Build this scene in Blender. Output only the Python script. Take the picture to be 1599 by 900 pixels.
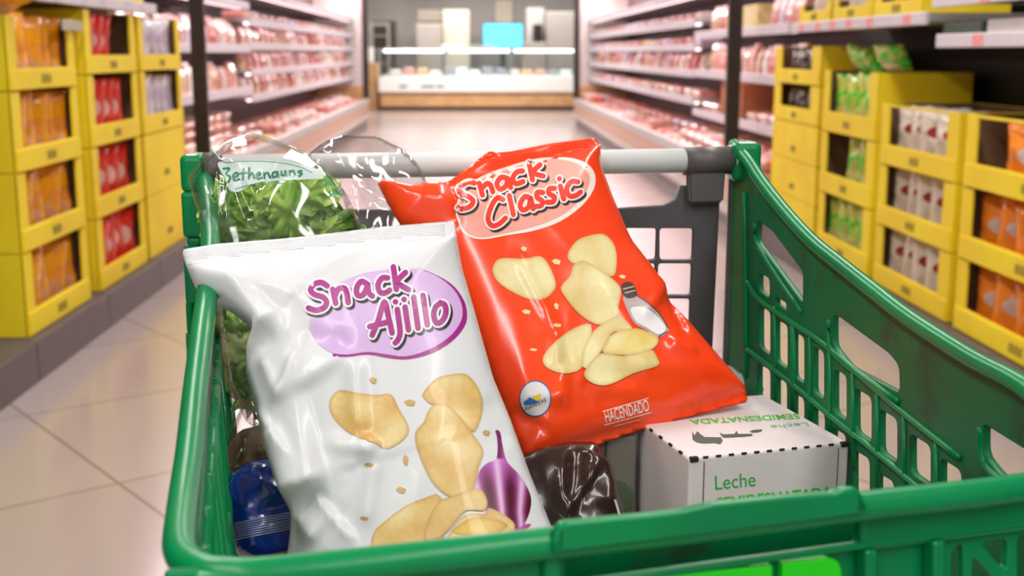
import bpy, bmesh, math, random
import numpy as np
from mathutils import Vector, Matrix, noise
from mathutils.bvhtree import BVHTree
from mathutils.geometry import delaunay_2d_cdt
random.seed(7)
S = bpy.context.scene
for o in list(bpy.data.objects): bpy.data.objects.remove(o)
COL = S.collection
# ------------------------------------------------------------------ camera
FPX = 1900.0; CAMH = 1.15
PIT = math.atan(368/FPX); YAW = math.atan(64.5/FPX*math.cos(PIT))
Fw = Vector((math.sin(YAW)*math.cos(PIT), math.cos(YAW)*math.cos(PIT), -math.sin(PIT)))
Rt = Vector((math.cos(YAW), -math.sin(YAW), 0)); Up = Rt.cross(Fw)
CP = Vector((0, 0, CAMH))
cam = bpy.data.cameras.new('camera'); camo = bpy.data.objects.new('camera', cam); COL.objects.link(camo)
M = Matrix((Rt, Up, -Fw)).transposed().to_4x4(); M.translation = CP
camo.matrix_world = M
cam.sensor_width = 36; cam.lens = FPX/1599*36
cam.clip_start = .02
cam.dof.use_dof = True; cam.dof.focus_distance = .95; cam.dof.aperture_fstop = 9
S.camera = camo
# ------------------------------------------------------------------ world, light, exposure
w = bpy.data.worlds.new('world'); S.world = w; w.use_nodes = True
w.node_tree.nodes['Background'].inputs[0].default_value = (1.0, .97, .95, 1)
w.node_tree.nodes['Background'].inputs[1].default_value = .62
S.view_settings.view_transform = 'Standard'; S.view_settings.look = 'None'
S.view_settings.exposure = -0.08; S.view_settings.gamma = 1; S.view_settings.use_curve_mapping = False
def area(name, loc, sx, sy, power, color=(1, .97, .94), rot=(0, 0, 0)):
    l = bpy.data.lights.new(name, 'AREA'); l.shape = 'RECTANGLE'; l.size = sx; l.size_y = sy
    l.energy = power; l.color = color
    o = bpy.data.objects.new(name, l); COL.objects.link(o); o.location = loc; o.rotation_euler = rot
    return o
area('ceiling_light_row', (-1.0, -1.4, 3.0), .3, 3.0, 66)
area('ceiling_light_row', (1.0, -1.4, 3.0), .3, 3.0, 66)
area('ceiling_light_row', (-1.0, 3.2, 3.0), .3, 3.5, 66)
area('ceiling_light_row', (1.0, 3.2, 3.0), .3, 3.5, 66)
area('ceiling_light_row', (0, 9, 3.0), .4, 5, 120)
area('ceiling_light_row', (0, 16, 3.0), .4, 6, 190)
area('ceiling_light_row', (0, 23, 3.0), 4, .6, 220)
area('ceiling_light_row', (0, 27.3, 3.0), 6, .6, 190)
area('counter_light', (.4, 25.45, 1.19), 4.2, .3, 22)
area('chiller_light', (-1.95, 13.5, 2.2), .3, 13, 190, (1, .72, .76))
area('chiller_light', (1.95, 13.8, 2.2), .3, 13, 190, (1, .72, .76))

# ------------------------------------------------------------------ projection helpers (photo pixel -> point in the place)
def ray(x, y): return Rt*((x-799.5)/FPX) + Up*((450-y)/FPX) + Fw
def atZ(x, y, z): d = ray(x, y); return CP + d*((z-CAMH)/d.z)
def atY(x, y, Y): d = ray(x, y); return CP + d*(Y/d.y)
def atX(x, y, X): d = ray(x, y); return CP + d*(X/d.x)
def onpl(x, y, P0, N): d = ray(x, y); return CP + d*((P0-CP).dot(N)/d.dot(N))

# ------------------------------------------------------------------ materials
def lin(c):
    return tuple(((v/255)/12.92 if v/255 <= .04045 else ((v/255+.055)/1.055)**2.4) for v in c)
MATS = {}
def mat(name, c, rough=.5, metal=0, c2=None, nscale=20, bump=0, bscale=30, coat=0, lo=.4, hi=.6, spec=.5, emit=0):
    if name in MATS: return MATS[name]
    m = bpy.data.materials.new(name); m.use_nodes = True; nt = m.node_tree; b = nt.nodes['Principled BSDF']
    b.inputs['Base Color'].default_value = (*lin(c), 1); b.inputs['Roughness'].default_value = rough
    b.inputs['Metallic'].default_value = metal; b.inputs['Coat Weight'].default_value = coat
    b.inputs['Coat Roughness'].default_value = .08; b.inputs['Specular IOR Level'].default_value = spec
    if emit:
        b.inputs['Emission Color'].default_value = (*lin(c), 1); b.inputs['Emission Strength'].default_value = emit
    tc = nt.nodes.new('ShaderNodeTexCoord')
    n = nt.nodes.new('ShaderNodeTexNoise'); n.inputs['Scale'].default_value = nscale; n.inputs['Detail'].default_value = 4
    nt.links.new(tc.outputs['Object'], n.inputs['Vector'])
    r = nt.nodes.new('ShaderNodeValToRGB')
    r.color_ramp.elements[0].position = lo; r.color_ramp.elements[1].position = hi
    k = c2 if c2 else tuple(max(0, v-5) for v in c)
    r.color_ramp.elements[0].color = (*lin(c), 1); r.color_ramp.elements[1].color = (*lin(k), 1)
    nt.links.new(n.outputs['Fac'], r.inputs[0]); nt.links.new(r.outputs[0], b.inputs['Base Color'])
    if bump:
        n2 = nt.nodes.new('ShaderNodeTexNoise'); n2.inputs['Scale'].default_value = bscale; n2.inputs['Detail'].default_value = 3
        nt.links.new(tc.outputs['Object'], n2.inputs['Vector'])
        bp = nt.nodes.new('ShaderNodeBump'); bp.inputs['Strength'].default_value = bump; bp.inputs['Distance'].default_value = .01
        nt.links.new(n2.outputs['Fac'], bp.inputs['Height']); nt.links.new(bp.outputs[0], b.inputs['Normal'])
    MATS[name] = m; return m
def inkmat(name, rough, coat):
    m = bpy.data.materials.new(name); m.use_nodes = True; nt = m.node_tree; b = nt.nodes['Principled BSDF']
    a = nt.nodes.new('ShaderNodeAttribute'); a.attribute_name = 'Col'
    n = nt.nodes.new('ShaderNodeTexNoise'); n.inputs['Scale'].default_value = 900; tc = nt.nodes.new('ShaderNodeTexCoord')
    nt.links.new(tc.outputs['Object'], n.inputs['Vector'])
    mx = nt.nodes.new('ShaderNodeMix'); mx.data_type = 'RGBA'; mx.blend_type = 'MULTIPLY'; mx.inputs[0].default_value = .12
    nt.links.new(a.outputs['Color'], mx.inputs[6]); nt.links.new(n.outputs['Fac'], mx.inputs[7])
    nt.links.new(mx.outputs[2], b.inputs['Base Color'])
    b.inputs['Roughness'].default_value = rough; b.inputs['Coat Weight'].default_value = coat
    MATS[name] = m; return m
def clearmat(name, tint=(250, 250, 250), base=.05, gain=1.0, bump=.5, bscale=25, rough=.06):
    m = bpy.data.materials.new(name); m.use_nodes = True; nt = m.node_tree
    nt.nodes.remove(nt.nodes['Principled BSDF']); out = nt.nodes['Material Output']
    t = nt.nodes.new('ShaderNodeBsdfTransparent'); t.inputs[0].default_value = (*lin(tint), 1)
    g = nt.nodes.new('ShaderNodeBsdfGlossy'); g.inputs['Roughness'].default_value = rough
    fr = nt.nodes.new('ShaderNodeFresnel'); fr.inputs[0].default_value = 1.45
    ma = nt.nodes.new('ShaderNodeMath'); ma.operation = 'MULTIPLY_ADD'; ma.inputs[1].default_value = gain*.42; ma.inputs[2].default_value = base
    ma.use_clamp = True
    nt.links.new(fr.outputs[0], ma.inputs[0])
    mx = nt.nodes.new('ShaderNodeMixShader'); nt.links.new(ma.outputs[0], mx.inputs[0])
    nt.links.new(t.outputs[0], mx.inputs[1]); nt.links.new(g.outputs[0], mx.inputs[2]); nt.links.new(mx.outputs[0], out.inputs[0])
    if bump:
        tc = nt.nodes.new('ShaderNodeTexCoord'); n2 = nt.nodes.new('ShaderNodeTexNoise'); n2.inputs['Scale'].default_value = bscale; n2.inputs['Detail'].default_value = 2
        nt.links.new(tc.outputs['Object'], n2.inputs['Vector'])
        bp = nt.nodes.new('ShaderNodeBump'); bp.inputs['Strength'].default_value = bump; bp.inputs['Distance'].default_value = .01
        nt.links.new(n2.outputs['Fac'], bp.inputs['Height']); nt.links.new(bp.outputs[0], g.inputs['Normal'])
    MATS[name] = m; return m
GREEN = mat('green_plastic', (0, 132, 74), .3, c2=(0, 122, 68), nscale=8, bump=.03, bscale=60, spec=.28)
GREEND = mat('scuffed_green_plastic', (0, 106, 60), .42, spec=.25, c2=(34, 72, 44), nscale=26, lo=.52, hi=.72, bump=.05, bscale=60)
GREY = mat('grey_plastic', (84, 82, 86), .5, c2=(76, 73, 76), nscale=15, bump=.03)
DGREY = mat('dark_grey_plastic', (92, 88, 88), .45)
WHITEBAR = mat('pale_grip_plastic', (240, 242, 240), .3, c2=(228, 230, 228), nscale=9)
YEL = mat('yellow_card', (242, 214, 20), .6, c2=(236, 202, 16), nscale=3)
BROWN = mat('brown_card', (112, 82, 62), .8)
OLIVE = mat('olive_print', (150, 132, 30), .6)
BLACK = mat('black_metal', (34, 27, 24), .4)
STEEL = mat('brushed_steel', (196, 192, 190), .4, .3)
RAIL = mat('pale_price_rail', (214, 204, 212), .4)
PLINTH = mat('plinth_brown_grey', (92, 80, 80), .5)
BACKP = mat('dark_back_panel', (30, 29, 28), .7)
WOOD = mat('counter_wood', (214, 168, 118), .5, c2=(200, 150, 102), nscale=4)
TAN = mat('chiller_base_tan', (198, 160, 140), .45)
# ------------------------------------------------------------------ object helpers
def tag(o, label=None, cat=None, group=None, kind=None):
    if label: o['label'] = label
    if cat: o['category'] = cat
    if group: o['group'] = group
    if kind: o['kind'] = kind
    return o
def obj(name, bm, m, parent=None, smooth=False, loc=None):
    me = bpy.data.meshes.new(name)
    if isinstance(bm, bmesh.types.BMesh): bm.to_mesh(me); bm.free()
    else: me.from_pydata([tuple(v) for v in bm[0]], [], bm[1]); me.update()
    o = bpy.data.objects.new(name, me); COL.objects.link(o)
    for mm in (m if isinstance(m, (list, tuple)) else [m]): me.materials.append(mm)
    if smooth: me.shade_smooth()
    if parent is not None:
        o.parent = parent
        o.matrix_parent_inverse = Matrix.Translation(-parent.location) if loc is None else Matrix.Identity(4)
    return o
def empty(name, loc, label=None, cat=None, group=None):
    o = bpy.data.objects.new(name, None); COL.objects.link(o); o.location = loc; o.empty_display_size = .05
    return tag(o, label, cat, group)
def box(bm, lo, hi, bev=0, mi=0, seg=2, mtx=None):
    lo = Vector(lo); hi = Vector(hi); c = (lo+hi)/2; d = hi-lo
    r = bmesh.ops.create_cube(bm, size=1)
    vs = r['verts']
    for v in vs: v.co = Vector((v.co.x*d.x, v.co.y*d.y, v.co.z*d.z))+c
    fs = list({f for v in vs for f in v.link_faces})
    for f in fs: f.material_index = mi
    if bev:
        es = list({e for v in vs for e in v.link_edges})
        rr = bmesh.ops.bevel(bm, geom=es, offset=bev, segments=seg, affect='EDGES', profile=.5)
        vs = list({v for f in rr['faces'] for v in f.verts} | {v for v in vs if v.is_valid})
        for f in {f for v in vs for f in v.link_faces}: f.material_index = mi
    if mtx is not None:
        for v in vs: v.co = mtx @ v.co
    return vs
def tube(bm, pts, r, n=10, cap=True, flat=1.0):
    pts = [Vector(p) for p in pts]; rings = []
    up = Vector((0, 0, 1))
    for i, p in enumerate(pts):
        t = (pts[min(i+1, len(pts)-1)]-pts[max(i-1, 0)]).normalized()
        a = t.cross(up)
        if a.length < .05: a = t.cross(Vector((0, 1, 0)))
        a.normalize(); b = a.cross(t).normalized()
        rr = r[i] if isinstance(r, (list, tuple)) else r
        rings.append([bm.verts.new(p+a*math.cos(2*math.pi*k/n)*rr+b*math.sin(2*math.pi*k/n)*rr*flat) for k in range(n)])
    for i in range(len(rings)-1):
        for k in range(n): bm.faces.new((rings[i][k], rings[i][(k+1) % n], rings[i+1][(k+1) % n], rings[i+1][k]))
    if cap: bm.faces.new(rings[0][::-1]); bm.faces.new(rings[-1])
def spline(pts, n=6, closed=False):
    pts = [Vector(p) for p in pts]; out = []; L = len(pts)
    rng = range(L) if closed else range(L-1)
    for i in rng:
        if closed: p0, p1, p2, p3 = pts[i-1], pts[i], pts[(i+1) % L], pts[(i+2) % L]
        else: p0, p1, p2, p3 = pts[max(i-1, 0)], pts[i], pts[i+1], pts[min(i+2, L-1)]
        for k in range(n):
            t = k/n
            out.append(.5*((2*p1)+(p2-p0)*t+(2*p0-5*p1+4*p2-p3)*t*t+(3*p1-p0-3*p2+p3)*t**3))
    if not closed: out.append(pts[-1])
    return out
def roundpoly(pts, r, n=4):
    """cut corners of a 2D polygon by radius r"""
    out = []; L = len(pts)
    for i in range(L):
        p = Vector(pts[i][:2]); a = Vector(pts[i-1][:2])-p; b = Vector(pts[(i+1) % L][:2])-p
        rr = min(r, a.length*.45, b.length*.45); A = p+a.normalized()*rr; B = p+b.normalized()*rr
        for k in range(n+1):
            t = k/n; out.append((A*(1-t)**2+p*2*t*(1-t)+B*t*t))
    return out
# sheet with holes: curve fill in 2D -> placed on a plane; outlines are lists of 2D (s,t)
def sheet(name, outer, holes, P0, e1, e2, nrm, thick, m, parent, bevel=.0012, side=-1):
    cu = bpy.data.curves.new(name, 'CURVE'); cu.dimensions = '2D'; cu.fill_mode = 'BOTH'
    for poly in [outer]+holes:
        sp = cu.splines.new('POLY'); sp.points.add(len(poly)-1); sp.use_cyclic_u = True
        for i, q in enumerate(poly): sp.points[i].co = (q[0], q[1], 0, 1)
    cu.extrude = max(thick/2-bevel, 1e-4); cu.bevel_depth = bevel; cu.bevel_resolution = 1; cu.offset = -bevel
    co = bpy.data.objects.new(name, cu); COL.objects.link(co)
    dg = bpy.context.evaluated_depsgraph_get(); me = bpy.data.meshes.new_from_object(co.evaluated_get(dg))
    bpy.data.objects.remove(co); 
    for v in me.vertices:
        v.co = P0 + e1*v.co.x + e2*v.co.y + nrm*(v.co.z + side*thick/2)
    me.name = name; me.materials.clear(); me.materials.append(m)
    o = bpy.data.objects.new(name, me); COL.objects.link(o)
    bm = bmesh.new(); bm.from_mesh(me); bmesh.ops.remove_doubles(bm, verts=bm.verts, dist=1e-5); bmesh.ops.recalc_face_normals(bm, faces=bm.faces); bm.to_mesh(me); bm.free()
    if parent is not None: o.parent = parent; o.matrix_parent_inverse = Matrix.Translation(-parent.location)
    return o

# ------------------------------------------------------------------ THE SETTING
def structure(name, bm, m): o = obj(name, bm, m); o['kind'] = 'structure'; return o
fm = bpy.data.materials.new('floor_tiles'); fm.use_nodes = True; nt = fm.node_tree; b = nt.nodes['Principled BSDF']
tc = nt.nodes.new('ShaderNodeTexCoord'); mp = nt.nodes.new('ShaderNodeMapping'); mp.inputs['Rotation'].default_value = (0, 0, math.radians(-36.5))
# a joint crossing stands at (-0.964, 3.18)
TS = .80
ca, sa = math.cos(math.radians(-36.5)), math.sin(math.radians(-36.5))
qx, qy = -.964*ca-3.18*sa, -.964*sa+3.18*ca
mp.inputs['Location'].default_value = (-(qx % TS), -(qy % TS), 0)
br = nt.nodes.new('ShaderNodeTexBrick'); br.offset = 0; br.inputs['Scale'].default_value = 1; br.inputs['Brick Width'].default_value = TS; br.inputs['Row Height'].default_value = TS
br.inputs['Mortar Size'].default_value = .005; br.inputs['Mortar Smooth'].default_value = .1
br.inputs['Color1'].default_value = (*lin((170, 156, 152)), 1); br.inputs['Color2'].default_value = (*lin((166, 152, 148)), 1); br.inputs['Mortar'].default_value = (*lin((124, 108, 102)), 1)
nt.links.new(tc.outputs['Object'], mp.inputs[0]); nt.links.new(mp.outputs[0], br.inputs[0]); nt.links.new(br.outputs['Color'], b.inputs['Base Color'])
b.inputs['Roughness'].default_value = .22; b.inputs['Coat Weight'].default_value = .3; b.inputs['Coat Roughness'].default_value = .12
MATS['floor'] = fm
bm = bmesh.new(); box(bm, (-6, -4, -.1), (6, 30, 0)); structure('floor', bm, fm)
bm = bmesh.new(); box(bm, (-6, -4, 3.3), (6, 30, 3.4)); structure('ceiling', bm, mat('ceiling_white', (225, 222, 220), .8))
bm = bmesh.new(); box(bm, (-6, 30, 0), (6, 30.1, 3.3)); structure('wall_back', bm, mat('back_wall_grey', (190, 184, 180), .6, c2=(180, 174, 170), nscale=1))
for s, nm in ((-1, 'wall_left'), (1, 'wall_right')):
    bm = bmesh.new(); box(bm, (s*6 if s > 0 else -6.1, -4, 0), (6.1 if s > 0 else -6, 30, 3.3)); structure(nm, bm, mat('side_wall', (200, 196, 192), .7))

# ------------------------------------------------------------------ GONDOLAS
LX, RX = -1.59, 1.79
def gondola(s, xf, y0, y1, zt, shelves, label):
    g = empty('shelf_unit', (xf, (y0+y1)/2, 0), label, 'shelf unit')
    bm = bmesh.new(); a, b_ = sorted((xf-s*.05, xf+s*.5)); L = y1-y0; n = max(1, round(L/.83))
    for i in range(n): box(bm, (a, y0+i*L/n+.003, .0), (b_, y0+(i+1)*L/n-.003, .145), .004)
    obj('plinth', bm, PLINTH, g)
    bm = bmesh.new(); a, b_ = sorted((xf+s*.5, xf+s*.54)); box(bm, (a, y0, 0), (b_, y1, zt)); obj('back_panel', bm, BACKP, g)
    for (ya, yb, z, xo) in shelves:
        a, b_ = sorted((xf+s*xo, xf+s*.5)); bm = bmesh.new(); box(bm, (a, ya, z-.03), (b_, yb, z)); sh = obj('shelf', bm, STEEL, g)
        a, b_ = sorted((xf+s*(xo-.02), xf+s*xo)); bm = bmesh.new(); box(bm, (a, ya, z-.045), (b_, yb, z+.005), .004); obj('price_rail', bm, RAIL, sh)
        k = ya+.15
        while k < yb-.15:
            a = xf+s*(xo-.0215); a, b_ = sorted((a, a+s*.002)); bm = bmesh.new(); box(bm, (a, k, z-.04), (b_, k+.09, z)); k += random.uniform(.22, .5)
            obj('price_tag', bm, mat('pink_price_tag', (238, 150, 150)) if s > 0 else mat('grey_price_tag', (200, 196, 202)), sh)
    return g
gondola(-1, LX, -1.0, 6.86, 2.0, [(4.62, 6.3, 1.38, .0), (6.3, 6.86, 1.62, .1), (-1.0, 4.5, 1.62, .1)], 'tall shelving unit on the left holding yellow crates of snack bags')
gondola(1, RX, -1.0, 7.24, 2.0, [(4.75, 6.75, 1.30, -.02), (-1.0, 4.62, 1.212, -.02), (-1.0, 4.68, 1.36, -.02), (4.75, 6.75, 1.62, .05)], 'tall dark-backed shelving unit on the right with price rails')

def barmark(bm, s, xf, yc, zc, w_=.105, h=.034):
    n = 6
    for i in range(n):
        a, b_ = sorted((xf-s*.0015, xf)); y = yc-w_/2+i*w_/n
        box(bm, (a, y, zc-h/2), (b_, y+w_/n*.62, zc+h/2*(.7 if i % 2 else 1)))
def crate(s, xf, y0, y1, z0, h, label, closed=False, depth=.40, band=.30, post=.07, topbar=0, group=None):
    g = empty('display_crate', (xf+s*depth/2, (y0+y1)/2, z0), label, 'crate', group)
    t = .006; bm = bmesh.new()
    def bx(xa, ya, za, xb, yb, zb, mi=0):
        xa, xb = sorted((xf+s*xa, xf+s*xb)); box(bm, (xa, ya, z0+za), (xb, yb, z0+zb), .001, mi, 1)
    e = .002
    bx(0, y0, e, depth, y0+t, h); bx(0, y1-t, e, depth, y1, h); bx(depth-t, y0+t, e, depth, y1-t, h); bx(t, y0+t, e, depth-t, y1-t, t+e)
    if not closed:
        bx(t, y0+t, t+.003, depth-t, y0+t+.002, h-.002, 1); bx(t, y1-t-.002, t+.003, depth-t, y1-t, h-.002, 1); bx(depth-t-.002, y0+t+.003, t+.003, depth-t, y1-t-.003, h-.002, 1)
    else: bx(0, y0, h-t, depth, y1, h)
    obj('crate_body', bm, [YEL, BROWN], g)
    bm = bmesh.new()
    hb = h*band if not closed else h-.002
    xa, xb = sorted((xf-s*.004, xf+s*t))
    box(bm, (xa, y0, z0+e), (xb, y1, z0+hb), .0015)
    if not closed:
        box(bm, (xa, y0, z0+hb), (xb, y0+post*1.2, z0+h-.001), .0015); box(bm, (xa, y1-post, z0+hb), (xb, y1, z0+h-.001), .0015)
        if topbar: box(bm, (xa, y0+post*1.2, z0+h-topbar), (xb, y1-post, z0+h-.001), .0015)
        xs = xf-s*.009; xa2, xb2 = sorted((xs, xf-s*.004)); box(bm, (xa2, y0+.01, z0+.004), (xb2, y1-.01, z0+hb-.006), .0012)
    fr = obj('crate_front', bm, YEL, g)
    bm = bmesh.new(); barmark(bm, s, xf-s*(.009 if not closed else .004), (y0+y1)/2, z0+h*(band*.5 if not closed else .3)); obj('printed_mark', bm, OLIVE, fr)
    return g
# --- snack bags in the crates -------------------------------------------------
def printmat(name, base, c2, c3, ell=None, rough=.25, nscale=7, thr=.5):
    m = bpy.data.materials.new(name); m.use_nodes = True; nt = m.node_tree; b = nt.nodes['Principled BSDF']
    b.inputs['Roughness'].default_value = rough; b.inputs['Coat Weight'].default_value = .4
    tc = nt.nodes.new('ShaderNodeTexCoord')
    n = nt.nodes.new('ShaderNodeTexNoise'); n.inputs['Scale'].default_value = nscale; n.inputs['Detail'].default_value = 1
    nt.links.new(tc.outputs['Object'], n.inputs['Vector'])
    r = nt.nodes.new('ShaderNodeValToRGB'); r.color_ramp.interpolation = 'EASE'
    r.color_ramp.elements[0].position = thr; r.color_ramp.elements[1].position = thr+.06
    r.color_ramp.elements[0].color = (*lin(base), 1); r.color_ramp.elements[1].color = (*lin(c2), 1)
    nt.links.new(n.outputs['Fac'], r.inputs[0])
    last = r.outputs[0]
    if ell:
        cx, cz, rx, rz = ell; mp = nt.nodes.new('ShaderNodeMapping')
        mp.inputs['Location'].default_value = (-cx/rx, 0, -cz/rz); mp.inputs['Scale'].default_value = (1/rx, .001, 1/rz)
        nt.links.new(tc.outputs['Object'], mp.inputs[0])
        ln = nt.nodes.new('ShaderNodeVectorMath'); ln.operation = 'LENGTH'; nt.links.new(mp.outputs[0], ln.inputs[0])
        lt = nt.nodes.new('ShaderNodeMath'); lt.operation = 'LESS_THAN'; lt.inputs[1].default_value = 1; nt.links.new(ln.outputs['Value'], lt.inputs[0])
        mx = nt.nodes.new('ShaderNodeMix'); mx.data_type = 'RGBA'; nt.links.new(lt.outputs[0], mx.inputs[0]); nt.links.new(last, mx.inputs[6]); mx.inputs[7].default_value = (*lin(c3), 1)
        last = mx.outputs[2]
    nt.links.new(last, b.inputs['Base Color'])
    return m
# bag meshes are built 1:1, standing, print facing local -Y, origin at bottom centre
def bagmesh(name, w_, h, d, m, seed):
    rnd = random.Random(seed); bm = bmesh.new(); NU, NV = 14, 18; G = {}
    for sd in (0, 1):
        for i in range(NU+1):
            for j in range(NV+1):
                u, v = i/NU, j/NV
                ed = min(u, 1-u)*w_; ev = min(v, 1-v)*h
                k = (1-(1-min(ed/(w_*.42), 1))**2)**.5*(1-(1-min(max(ev-.008, 0)/(h*.38), 1))**2)**.5
                nz = noise.noise(Vector((u*3+seed, v*4, sd*7)))
                y = d/2*k*(1+.3*nz)+(.006*nz+.005*noise.noise(Vector((u*9+seed, v*11, sd*3))))*min(1, k*3)
                x = (u-.5)*w_*(1-.06*math.sin(math.pi*v))+.004*noise.noise(Vector((seed, v*5, u)))
                z = v*h + (.008*noise.noise(Vector((u*4, seed, 1))) if j == NV else 0)
                edge = i in (0, NU) or j in (0, NV)
                if sd == 1 and edge: G[1, i, j] = G[0, i, j]; continue
                G[sd, i, j] = bm.verts.new((x, -y if sd == 0 else y, z))
    for sd in (0, 1):
        for i in range(NU):
            for j in range(NV):
                q = [G[sd, i, j], G[sd, i+1, j], G[sd, i+1, j+1], G[sd, i, j+1]]
                bm.faces.new(q if sd == 0 else q[::-1])
    me = bpy.data.meshes.new(name); bm.to_mesh(me); bm.free(); me.materials.append(m); me.shade_smooth()
    return me
PM = {
 'orange': printmat('orange_bag_print', (250, 168, 14), (236, 150, 50), (232, 178, 140), (.01, .05, .09, .05), nscale=9),
 'red': printmat('red_bag_print', (238, 46, 40), (226, 70, 66), (246, 200, 196), (0, .13, .075, .05)),
 'silver': printmat('silver_bag_print', (226, 220, 232), (204, 190, 216), (200, 178, 212), (0, .16, .06, .03)),
 'white': printmat('white_bag_print', (226, 212, 198), (214, 198, 186), (150, 40, 50), (0, .14, .06, .026), thr=.55),
 'peach': printmat('deep_orange_bag_print', (250, 142, 44), (242, 124, 36), (220, 205, 200), (0, .115, .06, .032), thr=.55),
 'green': printmat('green_bag_print', (84, 200, 40), (206, 208, 96), (226, 206, 150), (0, .06, .07, .06), nscale=14),
 'black': printmat('dark_jar_print', (40, 34, 34), (120, 104, 96), (150, 120, 90), (0, .05, .03, .015), nscale=22),
}
DIM = {'orange': (.25, .252, .056), 'red': (.23, .262, .058), 'silver': (.24, .262, .056), 'white': (.22, .235, .07), 'peach': (.22, .225, .07), 'green': (.23, .27, .07), 'black': (.13, .165, .07)}
BM = {k: [bagmesh(k+'_snack_bag', *DIM[k], PM[k], i*3+1) for i in range(3)] for k in PM}
NAMES = {'orange': 'orange_snack_bag', 'red': 'red_snack_bag', 'silver': 'silver_snack_bag', 'white': 'white_snack_bag', 'peach': 'orange_snack_bag', 'green': 'green_snack_bag', 'black': 'dark_packet'}
def fill(kind, s, xf, y0, y1, z0, slots, where, lean=.0, zs=1.0, off=.11, yaw=.74):
    for n_, (fr, tilt) in enumerate(slots):
        o = bpy.data.objects.new(NAMES[kind], BM[kind][n_ % 3]); COL.objects.link(o)
        o.location = (xf+s*(off+.01*random.random()), y0+(y1-y0)*fr, z0+.016+abs(math.sin(tilt))*DIM[kind][0]*.45)
        o.rotation_euler = (-.04, tilt, -math.pi/2+yaw+random.uniform(-.05, .05) if s > 0 else math.pi/2-yaw+random.uniform(-.05, .05))   # print faces the aisle, turned to the shopper
        o.scale = (1, 1, zs)
        tag(o, f'{ {"peach":"orange","black":"dark"}.get(kind, kind) } packet in the {where}', 'snack bag', f'{kind} packets in the {where}')
# left stacks ------------------------------------------------------------
n4 = ['bottom', 'second from the bottom', 'third from the bottom', 'top']
LS = [(4.30, 5.02, .165, .284, 'orange', 'nearest stack on the left'), (5.16, 5.92, .15, .303, 'red', 'middle stack on the left'), (5.99, 6.82, .148, .304, 'silver', 'farthest stack on the left')]
for si, (y0, y1, zb, hh, kd, wn) in enumerate(LS):
    for r in range(4):
        closed = (si == 2 and r < 2); z0 = (.145 if r == 0 else zb+r*hh)
        top = zb+(r+1)*hh
        xo = LX - (0 if si else 0)
        lb = (f'closed yellow carton, {n4[r]} of the {wn}' if closed else f'yellow crate of {kd} bags, {n4[r]} of the {wn}')
        if si == 0 and r == 3: top -= .02
        if si and r == 3: top = 1.328
        crate(-1, xo+.0, y0, y1, z0, top-z0-.002, lb, closed, band=.30)
        if closed: continue
        where = f'{n4[r]} crate of the {wn}'
        if kd == 'orange':
            sl = [(.18, .03), (.34, -.04), (.50, .04), (.66, 0), (.82, .03)] if r > 1 else [(.22, .08), (.42, -.1), (.62, .1), (.82, -.05)]
        elif kd == 'red':
            sl = {0: [(.22, .1), (.44, 0), (.66, -.1), (.83, .04)], 1: [(.22, 0), (.42, 0), (.62, 0), (.82, 0)], 2: [(.2, .08), (.37, .1), (.55, .04), (.74, 0)], 3: [(.18, .1), (.34, .12), (.50, .1)]}[r]
        else: sl = [(.2, .05), (.36, -.05), (.52, 0), (.68, .04), (.84, 0)]
        fill(kd, -1, xo, y0, y1, z0, sl, where, zs=.93 if r == 3 and si else 1)
# a heap bag spilling out above the nearest stack
o = bpy.data.objects.new('orange_snack_bag', BM['orange'][1]); COL.objects.link(o); o.location = (LX-.12, 4.40, 1.30); o.rotation_euler = (1.2, .1, math.pi/2-.4)
tag(o, 'orange snack bag slumped on top of the nearest left stack of crates', 'snack bag')
# low crates on the left shelf above the stacks
for i, (ya, yb) in enumerate([(4.66, 5.35), (5.45, 6.2)]):
    crate(-1, LX-.02, ya, yb, 1.381, .12, ['nearer', 'farther'][i]+' flat yellow carton on the raised left shelf', True)
# grey shelf-edge ticket on nearest stack
bm = bmesh.new(); box(bm, (LX+.012, 4.86, 1.235), (LX+.016, 5.10, 1.275), .001); tag(obj('shelf_ticket', bm, mat('grey_ticket', (176, 172, 150), .4)), 'grey shelf ticket clipped above the nearest left stack', 'ticket')
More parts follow.
